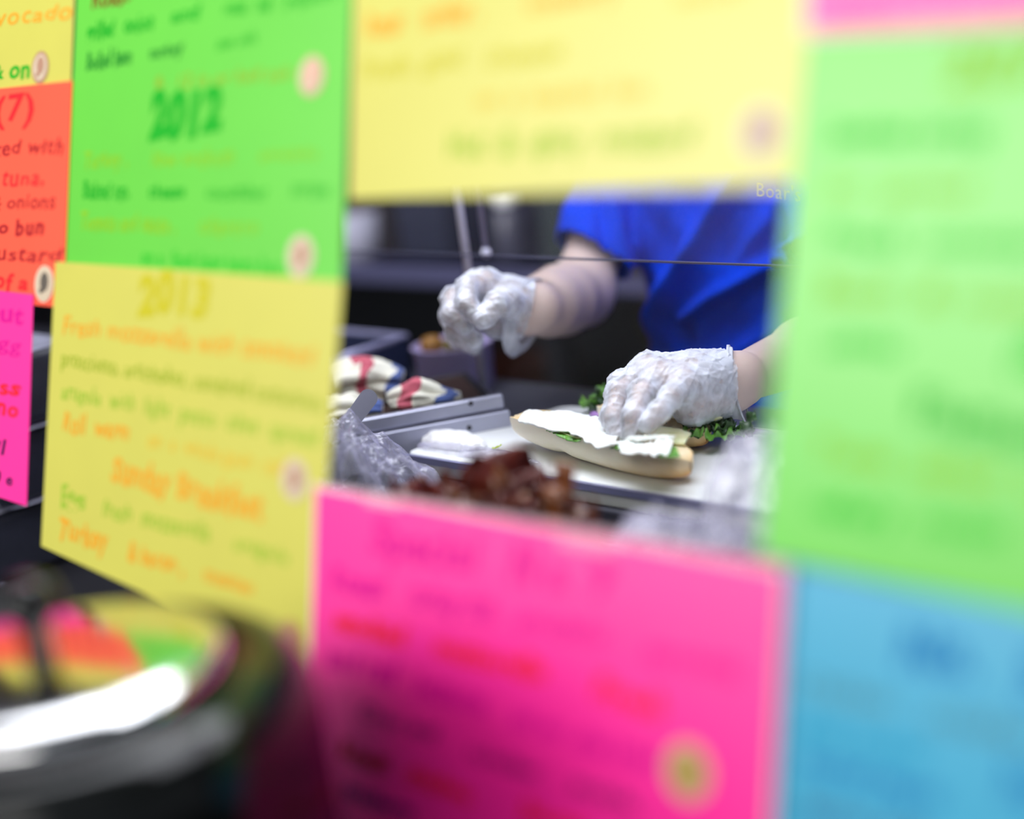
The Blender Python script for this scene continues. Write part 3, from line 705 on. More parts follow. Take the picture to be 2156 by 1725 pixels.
# ================================================================== STEEL TRAY, TOWELS, SPREADER
t0 = on_z(742, 888, 1.01); t1 = on_z(1066, 829, 1.01)
tu = _n(t1-t0); tl = np.array((-tu[1], tu[0], 0.0))
tr0 = t0 - tu*0.10
tray = empty('steel_tray', ((t0+t1)/2)*(1, 1, 0)+(0, 0, 0.945), 'shallow stainless tray with stepped sides holding crumpled towels', 'tray')
def along(s, l, z): return tr0 + tu*s + tl*l + np.array((0, 0, z-1.01))
LN = np.linalg.norm(t1-tr0); WD = 0.22
def hexa(s0, s1, l0, l1, z0, z1):
    return [along(s0, l0, z0), along(s1, l0, z0), along(s1, l1, z0), along(s0, l1, z0), along(s0, l0, z1), along(s1, l0, z1), along(s1, l1, z1), along(s0, l1, z1)], BF
mk('lower_wall', *hexa(0, LN, -0.006, 0.006, 0.946, 0.990), m_steel2, tray, bevel=0.0015)
mk('upper_wall', *hexa(0.0, LN-0.004, 0.001, 0.012, 0.9915, 1.010), m_steel2, tray, bevel=0.003)
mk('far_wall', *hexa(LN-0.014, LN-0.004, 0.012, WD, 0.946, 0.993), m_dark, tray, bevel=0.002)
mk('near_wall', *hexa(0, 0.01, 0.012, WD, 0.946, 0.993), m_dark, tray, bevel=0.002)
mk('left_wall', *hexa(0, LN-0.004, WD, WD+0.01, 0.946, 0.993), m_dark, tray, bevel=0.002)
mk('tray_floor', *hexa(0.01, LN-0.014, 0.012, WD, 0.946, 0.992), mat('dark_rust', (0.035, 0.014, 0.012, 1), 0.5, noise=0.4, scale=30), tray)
for (s, z, l) in [(LN-0.045, 1.006, 0.0005), (LN-0.052, 0.978, -0.0065), (LN-0.19, 1.005, 0.0005)]:
    c = along(s, l, z); mk('screw', *lathe(c, [(0.0032, -0.0005), (0.0030, 0.0012), (0.001, 0.0018)], 14, axis=-tl), mat('screw_dark', (0.05, 0.05, 0.06, 1), 0.3, metal=0.8), tray, smooth=True)
mk('rivet', *lathe(along(LN-0.056, -0.0062, 0.971), [(0.0034, -0.0005), (0.0028, 0.0015), (0.001, 0.0024)], 14, axis=-tl), mat('rivet_bright', (0.85, 0.85, 0.9, 1), 0.25, metal=0.6), tray, smooth=True)

def towel_mat():
    m = bpy.data.materials.new('striped_towel'); m.use_nodes = True; nt = m.node_tree; b = nt.nodes['Principled BSDF']
    b.inputs['Roughness'].default_value = 0.9; b.inputs['Sheen Weight'].default_value = 0.2
    at = nt.nodes.new('ShaderNodeAttribute'); at.attribute_name = 'along'
    cr = nt.nodes.new('ShaderNodeValToRGB'); e = cr.color_ramp; e.interpolation = 'CONSTANT'
    wh, rd, bl = srgb(232, 230, 218), srgb(196, 92, 112), srgb(78, 98, 160)
    e.elements[0].position = 0.0; e.elements[0].color = wh; e.elements[1].position = 0.28; e.elements[1].color = rd
    for p, c in [(0.46, wh), (0.68, bl), (0.83, wh)]:
        x = e.elements.new(p); x.color = c
    nt.links.new(at.outputs['Fac'], cr.inputs[0])
    tc = nt.nodes.new('ShaderNodeTexCoord'); n = nt.nodes.new('ShaderNodeTexNoise'); n.inputs['Scale'].default_value = 300
    nt.links.new(tc.outputs['Object'], n.inputs['Vector'])
    mx = nt.nodes.new('ShaderNodeMix'); mx.data_type = 'RGBA'; mx.blend_type = 'MULTIPLY'; mx.inputs[0].default_value = 0.35
    nt.links.new(cr.outputs[0], mx.inputs[6]); nt.links.new(n.outputs['Color'], mx.inputs[7]); nt.links.new(cr.outputs[0], b.inputs['Base Color'])
    bp = nt.nodes.new('ShaderNodeBump'); bp.inputs['Strength'].default_value = 0.4; bp.inputs['Distance'].default_value = 0.001
    nt.links.new(n.outputs['Fac'], bp.inputs['Height']); nt.links.new(bp.outputs[0], b.inputs['Normal'])
    return m
m_towel = towel_mat()
def towel(name, path, rad, seed, label, vals, flat=0.8):
    """a cloth bunched lengthwise: lofted folds along a path, stripes across it"""
    path = np.array(path, float); n, k = 70, 64; d = np.concatenate([[0], np.cumsum(np.linalg.norm(np.diff(path, axis=0), axis=1))]); t = np.linspace(0, d[-1], n)
    c = np.stack([np.interp(t, d, path[:, i]) for i in range(3)], 1)
    for _ in range(4): c[1:-1] = (c[:-2]+2*c[1:-1]+c[2:])/4
    rr = np.interp(t, d, rad); r = np.random.default_rng(seed); ph = r.uniform(0, 6.28, 8)
    V = []; al = []
    for i in range(n):
        tg = _n(c[min(i+1, n-1)]-c[max(i-1, 0)]); x = _n(np.cross((0, 0, 1), tg)); y = np.cross(tg, x); s = i/(n-1)
        for j in range(k):
            a = 2*math.pi*j/k
            f = 1 + 0.17*math.sin(4*a+ph[0]+2.5*s) + 0.12*abs(math.sin(3.5*a+ph[1]-4*s)) + 0.10*math.sin(9*a+ph[2]+3*s) + 0.05*math.sin(15*a+ph[3]+6*s) + 0.10*math.sin(13*s+ph[4]+2*a)
            q = c[i] + (x*math.cos(a) + y*math.sin(a)*flat)*rr[i]*f
            V.append(q); al.append(np.interp(s, [0, 1], vals) + 0.075*math.sin(a+ph[5]) + 0.03*math.sin(3*a+ph[6]))
    V = np.array(V)
    Fc = [(i*k+j, i*k+(j+1) % k, (i+1)*k+(j+1) % k, (i+1)*k+j) for i in range(n-1) for j in range(k)] + [tuple(range(k))[::-1], tuple((n-1)*k+j for j in range(k))]
    o = mk(name, V, Fc, m_towel, smooth=True); at = o.data.attributes.new('along', 'FLOAT', 'POINT'); at.data.foreach_set('value', al)
    return tag(o, label, 'towel', 'bar towels in the steel tray')
tz = 0.994
A1 = on_z(690, 812, tz+0.03); A2 = on_z(765, 800, tz+0.028); A3 = on_z(845, 805, tz+0.02)
towel('bar_towel', [A1+(0, 0, 0.0), A2, A3], [0.026, 0.034, 0.020], 1, 'taller crumpled white bar towel with a red stripe at the left of the tray', (0.05, 0.82))
A4 = on_z(822, 845, tz+0.014); A5 = on_z(880, 832, tz+0.019); A6 = on_z(930, 836, tz+0.014); A7 = on_z(968, 838, tz+0.008)
towel('bar_towel', [A4, A5, A6, A7], [0.012, 0.023, 0.013, 0.007], 4, 'lower crumpled bar towel with red and blue stripes near the middle of the tray', (0.2, 0.95))
A8 = on_z(690, 868, tz+0.014); A9 = on_z(745, 862, tz+0.016); A10 = on_z(805, 862, tz+0.012)
towel('bar_towel', [A8, A9, A10], [0.022, 0.020, 0.010], 9, 'plain white rolled bar towel behind the spreader', (0.45, 0.68))

s1 = P(776, 838, 1.93); s0 = P(716, 918, 1.90)
sd_ = _n(s1-s0); side = _n(np.cross(sd_, -ray(760, 860))); nrm_ = np.cross(side, sd_)
low = s0 - sd_*0.012
V_ = []
for o_ in (-0.0006, 0.0006):
    V_ += [low - side*0.0085 + nrm_*o_, low + side*0.0085 + nrm_*o_]
    for k in range(13):
        a = -math.pi/2 + math.pi*k/12
        V_.append(s1 + side*0.0105*(-math.sin(a)) * -1 + sd_*0.0105*math.cos(a) + nrm_*o_)
n_ = len(V_)//2
ordr = [0] + [2+k for k in range(13)] + [1]
F_ = [tuple(ordr), tuple(n_+i for i in ordr[::-1])] + [(ordr[i], ordr[(i+1) % n_], n_+ordr[(i+1) % n_], n_+ordr[i]) for i in range(n_)]
spr = empty('spreader', low, 'grey steel spreader blade sticking up beside the towels', 'utensil')
mk('blade', V_, F_, mat('blade_grey', (0.13, 0.13, 0.17, 1), 0.30, metal=0.7), spr)
hd = low - sd_*0.07; hd[2] = max(hd[2], 0.86)
mk('handle', *tube([low+sd_*0.006, low-sd_*0.02, hd], [0.005, 0.008, 0.008], 12), m_black, spr, smooth=True)

# ================================================================== FRONT OF THE CASE: LETTUCE, FILM BAGS
pan = empty('food_pan', (-1.15, 0.99, 0.84), 'steel food pan full of dark red lettuce below the cutting board', 'food pan')
pa0, pa1, pb0, pb1, ph_ = -1.28, -0.985, 0.86, 1.12, 0.965
for nme, q in [('pan_wall', ((pa0, pb0, 0.84), (pa1, pb0+0.004, ph_))), ('pan_wall', ((pa0, pb1-0.004, 0.84), (pa1, pb1, ph_))),
               ('pan_wall', ((pa0, pb0, 0.84), (pa0+0.004, pb1, ph_))), ('pan_wall', ((pa1-0.004, pb0, 0.84), (pa1, pb1, ph_))), ('pan_floor', ((pa0, pb0, 0.84), (pa1, pb1, 0.845)))]:
    mk(nme, *box(*q), m_steel2, pan)
m_redl = mat('red_lettuce', srgb(112, 42, 30), 0.35, color2=srgb(66, 20, 22), scale=30, bump=0.3)
m_redl2 = mat('brown_lettuce', srgb(128, 74, 34), 0.35, color2=srgb(76, 34, 22), scale=30, bump=0.3)
let = empty('red_lettuce_heap', (-1.16, 1.03, 0.85), 'heap of dark red lettuce leaves above the pink sign', 'lettuce')
for k in range(38):
    u = rng.uniform(-1, 1); px = 1030+u*165; top_ = 1000 + 50*u*u + rng.uniform(0, 90)
    c = P(px, top_+25, 1.50+rng.uniform(-0.05, 0.06)); a = rng.uniform(0, 6.28)
    mk('leaf', *leafmesh(c-np.array((0, 0, 0.02)), (math.cos(a), math.sin(a), rng.uniform(0.2, 1.2)), (0.2, 0, 1), rng.uniform(0.04, 0.06), rng.uniform(0.026, 0.042), 200+k, 0.28), m_redl if k % 3 else m_redl2, let, smooth=True, solid=0.0008)
c = P(1112, 1015, 1.52)
mk('leaf', *leafmesh(c, (0.0, 0.1, 1), (0.7, -0.7, 0), 0.034, 0.007, 299, 0.1), m_redl, let, smooth=True, solid=0.0008)
# filler leaves lower in the pan
for k in range(14):
    a = rng.uniform(0, 6.28); c = (rng.uniform(pa0+0.06, pa1-0.06), rng.uniform(pb0+0.06, pb1-0.07), 0.945+rng.uniform(0, 0.03))
    mk('leaf', *leafmesh(c, (math.cos(a), math.sin(a), 0.3), (0, 0, 1), 0.06, 0.03, 330+k, 0.3), m_redl, let, smooth=True, solid=0.0008)

m_film = film('bag_film', (0.62, 0.60, 0.80, 1), 0.72, rough=0.10, spec=1.0, scale=30, spread=0.2, edge=0.35, coat=1.0)
m_film2 = film('bag_film_milky', (0.70, 0.69, 0.84, 1), 0.62, rough=0.12, spec=1.0, scale=26, spread=0.25, edge=0.35, coat=1.0)
def bag(name, c, rx, ry, H, seed, m, label, f0=22.0, group='clear plastic food bags', rot=0.0, n=110, flat=1.0):
    u = np.linspace(-1, 1, n); X, Y = np.meshgrid(u, u, indexing='ij')
    r2 = np.clip(np.maximum(np.abs(X), np.abs(Y)), 0, 1); th = np.arctan2(Y, X); X = r2*np.cos(th); Y = r2*np.sin(th)
    r = np.sqrt(X**2+Y**2); px, py = X*rx, Y*ry
    cr = crumple(px, py, seed, 1.0, f0, 5)
    z = H*np.clip(1-r**3.0, 0, 1)**0.5*(0.88+0.42*flat*cr)
    x = px*(1+0.13*cr); y = py*(1+0.13*crumple(py, px, seed+50, 1, f0, 3))
    cs, sn = math.cos(rot), math.sin(rot)
    A = np.stack([c[0]+x*cs-y*sn, c[1]+x*sn+y*cs, c[2]+np.maximum(z, 0.001)], -1)
    V, Fc = gridmesh(A); o = mk(name, V, Fc, m)
    return tag(o, label, 'plastic bag', group)
bag('plastic_bag', (-1.405, 1.05, 0.845), 0.10, 0.14, 0.228, 11, m_film, 'crumpled clear plastic bag left of the red lettuce', 30.0, flat=0.5)
bag('plastic_bag', (-0.888, 1.135, 0.845), 0.082, 0.078, 0.258, 23, m_film2, 'tall crumpled milky plastic bag in front of the right end of the board', 26.0, flat=0.6)
bag('plastic_bag', (-0.865, 0.960, 0.845), 0.13, 0.085, 0.245, 37, m_film, 'flat crumpled plastic bag right of the lettuce above the pink sign', 26.0, flat=0.5)
b5 = on_z(945, 938, bz)
bag('plastic_wrap', (b5[0]+0.005, b5[1]+0.004, bz+0.0005), 0.052, 0.022, 0.017, 51, film('wrap_white', (0.92, 0.92, 0.95, 1), 0.3, rough=0.25, spread=0.2), 'loose scrap of white plastic wrap on the left end of the board', 85.0, flat=0.4)

b6 = on_z(990, 966, bz)
bag('plastic_wrap', (b6[0]-0.005, b6[1]+0.012, bz+0.0005), 0.10, 0.014, 0.010, 63, m_film, 'thin shiny strip of plastic wrap along the front left edge of the board', 70.0, flat=0.5)

# ================================================================== THE WORKER
def J(*a): return P(*a)
# arms
shL, elL, wrL = J(1338, 250, 2.44), J(1222, 618, 2.31), J(1128, 650, 2.12)
shR, elR, wrR = J(1712, 240, 2.22), J(1800, 700, 2.14), J(1552, 800, 1.985*0.957)
pel = np.array((-1.455, 1.84, 0.90)); wst = np.array((-1.458, 1.825, 1.05)); cht = np.array((-1.472, 1.835, 1.20)); nck = np.array((-1.475, 1.815, 1.36)); hed = np.array((-1.47, 1.775, 1.475))
# fingers: joints from knuckle to tip, one list per finger
HL = dict(   # raised hand
    index=([(1022, 596, 2.085), (985, 604, 2.055), (982, 640, 2.035), (1007, 667, 2.03)], [0.0105, 0.0100, 0.0088, 0.0076]),
    middle=([(1004, 602, 2.105), (953, 628, 2.085), (950, 662, 2.065), (974, 682, 2.06)], [0.0108, 0.0102, 0.0090, 0.0078]),
    ring=([(1000, 622, 2.125), (948, 664, 2.105), (958, 694, 2.085), (992, 712, 2.075)], [0.0105, 0.0098, 0.0086, 0.0076]),
    little=([(1006, 646, 2.135), (958, 690, 2.125), (964, 714, 2.115), (992, 727, 2.105)], [0.0095, 0.0086, 0.0076, 0.0068]),
    thumb=([(1092, 648, 2.10), (1066, 634, 2.055), (1046, 640, 2.035), (1022, 668, 2.025)], [0.0150, 0.0125, 0.0108, 0.0085]))
HLp = [((1022, 598, 2.09), 0.0135), ((1006, 604, 2.105), 0.0140), ((1002, 624, 2.125), 0.0135), ((1010, 648, 2.135), 0.0120)]
HR = dict(   # hand on the sandwich: little finger nearest
    index=([(1366, 778, 1.985), (1306, 806, 1.985), (1290, 872, 1.965), (1290, 912, 1.955)], [0.0108, 0.0102, 0.0090, 0.0080]),
    middle=([(1362, 784, 1.962), (1303, 826, 1.945), (1291, 878, 1.925), (1302, 918, 1.918)], [0.0112, 0.0106, 0.0094, 0.0082]),
    ring=([(1386, 798, 1.938), (1350, 828, 1.912), (1335, 878, 1.890), (1330, 914, 1.888)], [0.0108, 0.0104, 0.0094, 0.0080]),
    little=([(1440, 812, 1.920), (1412, 836, 1.885), (1388, 868, 1.872), (1368, 888, 1.868)], [0.0105, 0.0092, 0.0082, 0.0070]),
    thumb=([(1490, 830, 2.03), (1425, 850, 2.03), (1370, 878, 2.005), (1322, 908, 1.975)], [0.0155, 0.0130, 0.0110, 0.0085]))
HRp = [((1368, 778, 1.985), 0.0140), ((1366, 786, 1.965), 0.0145), ((1388, 798, 1.942), 0.0145), ((1438, 814, 1.928), 0.0145)]
def hand(sol, H, knuckles, wrist, wr, heel, g=0.0, kf=0.004, tip=0.0):
    kn = [J(*q) for q, r in knuckles]
    for p, (q, r) in zip(kn, knuckles): sol.cap(wrist, p, wr+g, r+g, 0.014)
    for i in range(3): sol.cap(kn[i], kn[i+1], knuckles[i][1]+g, knuckles[i+1][1]+g, 0.010)
    for i in range(3): sol.cap((kn[i]+wrist)/2, (kn[i+1]+wrist)/2, 0.016+g, 0.016+g, 0.014)
    for a, b, ra, rb in heel: sol.cap(J(*a), J(*b), ra+g, rb+g, 0.014)
    for f in ('thumb', 'index', 'middle', 'ring', 'little'):
        q, r = H[f]; p = [J(*x) for x in q]; rr = [x+g for x in r]
        if tip: p = p[:3] + [p[3] + _n(p[3]-p[2])*tip]
        for i in range(3): sol.cap(p[i], p[i+1], rr[i], rr[i+1], kf if i else 0.010)
        for i in (1, 2):     # knuckle swelling
            sol.ell(p[i], [rr[i]*1.03]*3, 0.004)
heelL = [((1100, 668, 2.115), (1045, 678, 2.115), 0.021, 0.018), ((1098, 640, 2.105), (1062, 634, 2.075), 0.018, 0.015)]
heelR = [((1532, 835, 1.975), (1458, 852, 1.945), 0.020, 0.021), ((1530, 800, 1.99), (1450, 800, 1.965), 0.024, 0.024)]

KR = 0.957
for f in HR: HR[f] = ([(x, y, d*KR) for x, y, d in HR[f][0]], HR[f][1])
HRp = [((x, y, d*KR), r) for (x, y, d), r in HRp]
heelR = [((a[0], a[1], a[2]*KR), (c[0], c[1], c[2]*KR), ra, rb) for a, c, ra, rb in heelR]
b = Solid((-1.80, 1.18, -0.01), (-1.12, 2.06, 1.64), 0.0055)
b.chain([shL, elL], [0.044, 0.037], 0.03); b.chain([elL, elL*0.55+wrL*0.45, elL*0.25+wrL*0.75, wrL], [0.042, 0.0405, 0.0355, 0.0275], 0.03)
b.chain([shR, elR], [0.044, 0.037], 0.03); b.chain([elR, elR*0.55+wrR*0.45, wrR], [0.040, 0.038, 0.0265], 0.02)
b.ell(pel, (0.145, 0.10, 0.11), 0.05); b.ell(wst, (0.118, 0.088, 0.15), 0.06); b.ell(cht, (0.142, 0.098, 0.15), 0.06)
b.cap(shL, shR, 0.052, 0.052, 0.05); b.cap(cht+(0, 0, 0.08), nck, 0.06, 0.048, 0.04); b.cap(nck, hed, 0.047, 0.045, 0.03)
b.ell(hed+(0, 0.01, 0.02), (0.074, 0.092, 0.105), 0.02); b.ell(hed+(0, -0.045, -0.055), (0.045, 0.045, 0.045), 0.03)
b.cap(hed+(0, -0.078, 0.015), hed+(0, -0.098, -0.022), 0.008, 0.013, 0.012)
for sx in (-1, 1):
    b.ell(hed+(sx*0.031, -0.088, 0.02), (0.018, 0.012, 0.012), 0.006, 'd'); b.ell(hed+(sx*0.076, 0.01, 0.0), (0.008, 0.02, 0.031), 0.006)
    hip = pel+(sx*0.085, 0, -0.06); kne = np.array((hip[0]+sx*0.005, 1.83, 0.47)); ank = np.array((kne[0], 1.87, 0.08))
    b.chain([hip, kne, ank], [0.085, 0.055, 0.038], 0.03); b.cap(ank-(0, 0, 0.035), ank+(0, -0.15, -0.045), 0.034, 0.026, 0.03)
b.cap(hed+(-0.022, -0.088, -0.058), hed+(0.022, -0.088, -0.058), 0.0075, 0.0075, 0.006)
hand(b, HL, HLp, wrL, 0.0235, heelL); hand(b, HR, HRp, wrR, 0.0245, heelR)
bv, bf = b.mesh()
m_skin = mat('skin', (0.66, 0.51, 0.47, 1), 0.5, sss=0.12, noise=0.05, scale=18, bump=0.08, bscale=260)
m_blue = mat('blue_cotton', (0.0, 0.045, 0.66, 1), 0.9, spec=0.08, noise=0.12, scale=40, bump=0.15, bscale=300)
worker = empty('person', (pel[0], pel[1], 0.0), 'person in a royal blue short sleeved shirt and clear gloves assembling a sandwich', 'person')
body = mk('body', bv, bf, m_skin, worker, smooth=True)
for sx in (-1, 1):
    e_ = mk('eye', *lathe(hed+(sx*0.031, -0.075, 0.02), [(0.0, -0.011), (0.008, -0.008), (0.011, 0), (0.008, 0.008), (0.0, 0.011)], 16, axis=(0, -1, 0)), mat('eye_white', (0.8, 0.8, 0.8, 1), 0.2), body, smooth=True)
    mk('iris', *lathe(hed+(sx*0.031, -0.0858, 0.02), [(0.0055, 0), (0.003, 0.001)], 14, axis=(0, -1, 0)), mat('iris_brown', (0.05, 0.025, 0.01, 1), 0.2), e_, smooth=True)
hs = Solid(hed-(0.13, 0.13, 0.13), hed+(0.13, 0.16, 0.17), 0.006)
hs.ell(hed+(0, 0.022, 0.032), (0.082, 0.098, 0.108), 0.01); hs.ell(hed+(0, 0.085, 0.0), (0.05, 0.05, 0.06), 0.03)
hs.ell(hed+(0, -0.085, -0.03), (0.066, 0.085, 0.095), 0.01, 'd')
hv, hf = hs.mesh(); mk('hair', hv, hf, mat('dark_hair', (0.02, 0.014, 0.01, 1), 0.5, bump=0.5, bscale=120), worker, smooth=True)

# shirt
s = Solid((-1.80, 1.62, 0.72), (-1.12, 2.06, 1.42), 0.005)
s.ell(pel+(0, 0, -0.02), (0.165, 0.122, 0.13), 0.05); s.ell(wst, (0.132, 0.104, 0.17), 0.06); s.ell(cht, (0.154, 0.112, 0.16), 0.06)
s.cap(shL, shR, 0.064, 0.064, 0.04); s.cap(cht+(0, 0, 0.06), nck-(0, 0, 0.05), 0.085, 0.065, 0.04)
hemL = shL+(elL-shL)*0.80; hemR = shR+(elR-shR)*0.62
s.cap(shL, hemL+(elL-shL)*0.1, 0.058, 0.056, 0.03); s.cap(shR, hemR+(elR-shR)*0.1, 0.060, 0.060, 0.025)
sv, sf = s.mesh(); sn_ = normals(sv, sf)
px = proj(sv)
def crest(poly, w, amp):
    d = np.full(len(sv), 1e9); poly = np.array(poly, float)
    for a, c in zip(poly[:-1], poly[1:]):
        ab = c-a; t = np.clip(((px-a) @ ab)/(ab @ ab), 0, 1); d = np.minimum(d, np.linalg.norm(px-a-t[:, None]*ab, axis=1))
    return amp*np.exp(-(d/w)**2)
face = np.clip(-(sn_ @ (M @ np.array((0.05, -0.05, 1.0))))*2.5, 0, 1)
disp = (crest([(1545, 370), (1475, 500), (1420, 590), (1388, 660), (1374, 740), (1374, 820)], 17, 0.015) + crest([(1680, 525), (1590, 565), (1510, 615), (1440, 668)], 16, 0.013)
        + crest([(1352, 400), (1348, 540), (1338, 640)], 9, 0.004) - crest([(1360, 590), (1354, 700), (1358, 800)], 8, 0.012) - crest([(1440, 640), (1425, 740), (1420, 820)], 24, 0.008)
        + crest([(1640, 430), (1580, 500), (1540, 560)], 18, 0.006) - crest([(1450, 400), (1425, 470), (1400, 540)], 24, 0.008) - crest([(1560, 450), (1520, 540)], 20, 0.006) - crest([(1660, 600), (1580, 650), (1520, 720)], 24, 0.009)
        + crest([(1640, 690), (1560, 730)], 18, 0.006) + crest([(1285, 420), (1300, 500), (1318, 560)], 9, 0.005) - crest([(1262, 430), (1270, 500), (1285, 545)], 10, 0.006) - crest([(1330, 420), (1325, 500)], 8, 0.006))
disp = np.maximum(disp*2.0, -0.0075)*face + 0.003*face
disp += 0.0022*np.sin(sv[:, 2]*55+sv[:, 0]*70+3*np.sin(sv[:, 1]*30)) * (0.3+face)
sv = sv + sn_*disp[:, None]
dirL = _n(elL-shL); dirR = _n(elR-shR)
tor = ((sv[:, 0]-cht[0])/0.158)**2 + ((sv[:, 1]-cht[1])/0.118)**2 > 1.0
cutL = _n(dirL + np.array((-0.35, 0, 0.0))); keep = ~(((sv-hemL) @ cutL > 0.0) & (np.linalg.norm(np.cross(sv-shL, dirL), axis=1) < 0.085) & tor) & ~(((sv-hemR) @ dirR > 0.0) & (np.linalg.norm(np.cross(sv-shR, dirR), axis=1) < 0.085) & tor)
keep &= (sv[:, 2] > 0.80) & ~((np.linalg.norm(sv[:, :2]-nck[:2], axis=1) < 0.062) & (sv[:, 2] > 1.335))
sv, sf, _ = drop_faces(sv, sf, keep)
mk('shirt', sv, sf, m_blue, worker, smooth=True, solid=0.0025)
# trousers and shoes
t = Solid((-1.72, 1.66, -0.01), (-1.18, 2.02, 0.96), 0.008)
t.ell(pel+(0, 0, -0.03), (0.152, 0.112, 0.12), 0.03)
for sx in (-1, 1):
    hip = pel+(sx*0.085, 0, -0.06); kne = np.array((hip[0]+sx*0.005, 1.83, 0.47)); ank = np.array((kne[0], 1.87, 0.06))
    t.chain([hip, kne, ank], [0.098, 0.074, 0.064], 0.03)
tv, tf = t.mesh(); tv, tf, _ = drop_faces(tv, tf, tv[:, 2] > 0.04)
mk('trousers', tv, tf, mat('dark_denim', (0.012, 0.014, 0.025, 1), 0.85, noise=0.2), worker, smooth=True)
for sx in (-1, 1):
    q = Solid((pel[0]+sx*0.09-0.08, 1.62, -0.01), (pel[0]+sx*0.09+0.08, 1.98, 0.14), 0.006)
    q.cap((pel[0]+sx*0.09, 1.88, 0.045), (pel[0]+sx*0.09, 1.72, 0.036), 0.046, 0.038, 0.02); q.cap((pel[0]+sx*0.09, 1.88, 0.05), (pel[0]+sx*0.09, 1.88, 0.085), 0.046, 0.044, 0.02)
    qv, qf = q.mesh(); qv[:, 2] = np.maximum(qv[:, 2], 0.001); mk('shoe', qv, qf, m_black, worker, smooth=True)

# gloves: a film shell around each hand and a loose cuff
m_glove = film('glove_film', (0.78, 0.81, 0.93, 1), 0.50, rough=0.28, spec=0.7, scale=45, spread=0.30)
m_cuff = film('cuff_film', (0.78, 0.81, 0.92, 1), 0.52, rough=0.28, spec=0.6, scale=40, spread=0.2)
def glove(H, kn, wrist, wr, heel, lo, hi, cutp, cutd, seed, amp):
    g = Solid(lo, hi, 0.0017)
    hand(g, H, kn, wrist, wr, heel, 0.0024, 0.003, 0.004)
    v, f = g.mesh(); n = normals(v, f)
    r = np.random.default_rng(seed); w = np.zeros(len(v))
    for _ in range(7):
        kv = _n(r.normal(size=3))*r.uniform(180, 420); kv2 = _n(r.normal(size=3))*r.uniform(60, 130)
        w += np.abs(np.sin(v @ kv + 1.6*np.sin(v @ kv2 + r.uniform(0, 6)) + r.uniform(0, 6)))**2.2
    ax = _n(cutd); cr = np.zeros(len(v))
    for _ in range(6):
        q = r.normal(size=3); q = _n(q-ax*(q @ ax)*0.7)*r.uniform(150, 330); q2 = _n(r.normal(size=3))*r.uniform(40, 90)
        cr += (1-np.abs(np.sin(v @ q + 1.8*np.sin(v @ q2 + r.uniform(0, 6)) + r.uniform(0, 6))))**5
    v = v + n*((w/7-0.3)*amp*0.55 + cr*0.0011)[:, None]
    keep = (v-cutp) @ cutd < 0
    v, f, _ = drop_faces(v, f, keep)
    return v, f
def cuffmesh(rings, seed, amp, n=64, m=30):
    """rings: list of (centre, axis1, axis2) ellipses, loose film with lengthwise pleats"""
    r = np.random.default_rng(seed); ph = r.uniform(0, 6.28, 6); K = len(rings)
    A = np.zeros((m, n+1, 3))
    for i in range(m):
        s = i/(m-1)*(K-1); k = min(int(s), K-2); t = s-k; t = t*t*(3-2*t)*0.5 + t*0.5
        c = rings[k][0]*(1-t)+rings[k+1][0]*t; a = rings[k][1]*(1-t)+rings[k+1][1]*t; bb = rings[k][2]*(1-t)+rings[k+1][2]*t
        u = i/(m-1)
        for j in range(n+1):
            th = 2*math.pi*j/n
            f = 1 + amp*(0.5*math.sin(7*th+ph[0]+2.0*u)+0.4*abs(math.sin(5*th+ph[1]-3*u))+0.3*math.sin(13*th+ph[2]+4*u)+0.35*math.sin(9*u*3+ph[3]+3*th))*(1-0.55*u)
            A[i, j] = c + (a*math.cos(th)+bb*math.sin(th))*f
    return A
vr = M @ np.array((0, 0, 1.0)); 
def pv(dx, dy, dep): return (M @ np.array((dx, dy, 0.0)))*dep/FPX
# right-hand side glove (on the sandwich)
gR = [J(*q) for f in HR.values() for q in f[0]] + [wrR]
lo = np.min(gR, 0)-0.035; hi = np.max(gR, 0)+0.035
cR = J(1522, 808, 1.98*KR)
v, f = glove(HR, HRp, wrR, 0.0255, heelR, lo, hi, cR, _n(wrR-J(1390, 800, 1.95*KR)), 5, 0.0030)
gl = mk('glove', v, f, m_glove, worker, smooth=True)
rings = [(J(1472, 812, 1.955*KR), pv(-6, -60, 1.88), vr*0.030), (J(1510, 808, 1.97*KR), pv(0, -66, 1.88), vr*0.033), (J(1538, 806, 1.98*KR), pv(4, -74, 1.88), vr*0.037+pv(4, 0, 2)), (J(1548, 807, 1.985*KR), pv(-16, -80, 1.88), vr*0.038+pv(18, 6, 2)), (J(1553, 809, 1.985*KR), pv(-17, -80, 1.88), vr*0.039+pv(20, 6, 2))]
A = cuffmesh(rings, 2, 0.035); V_, F_ = gridmesh(A); cf = mk('cuff', V_, F_, m_cuff, gl, smooth=True)
mk('cuff_bead', *tube(list(A[-1]), 0.0013, 6), m_glove, gl, smooth=True)
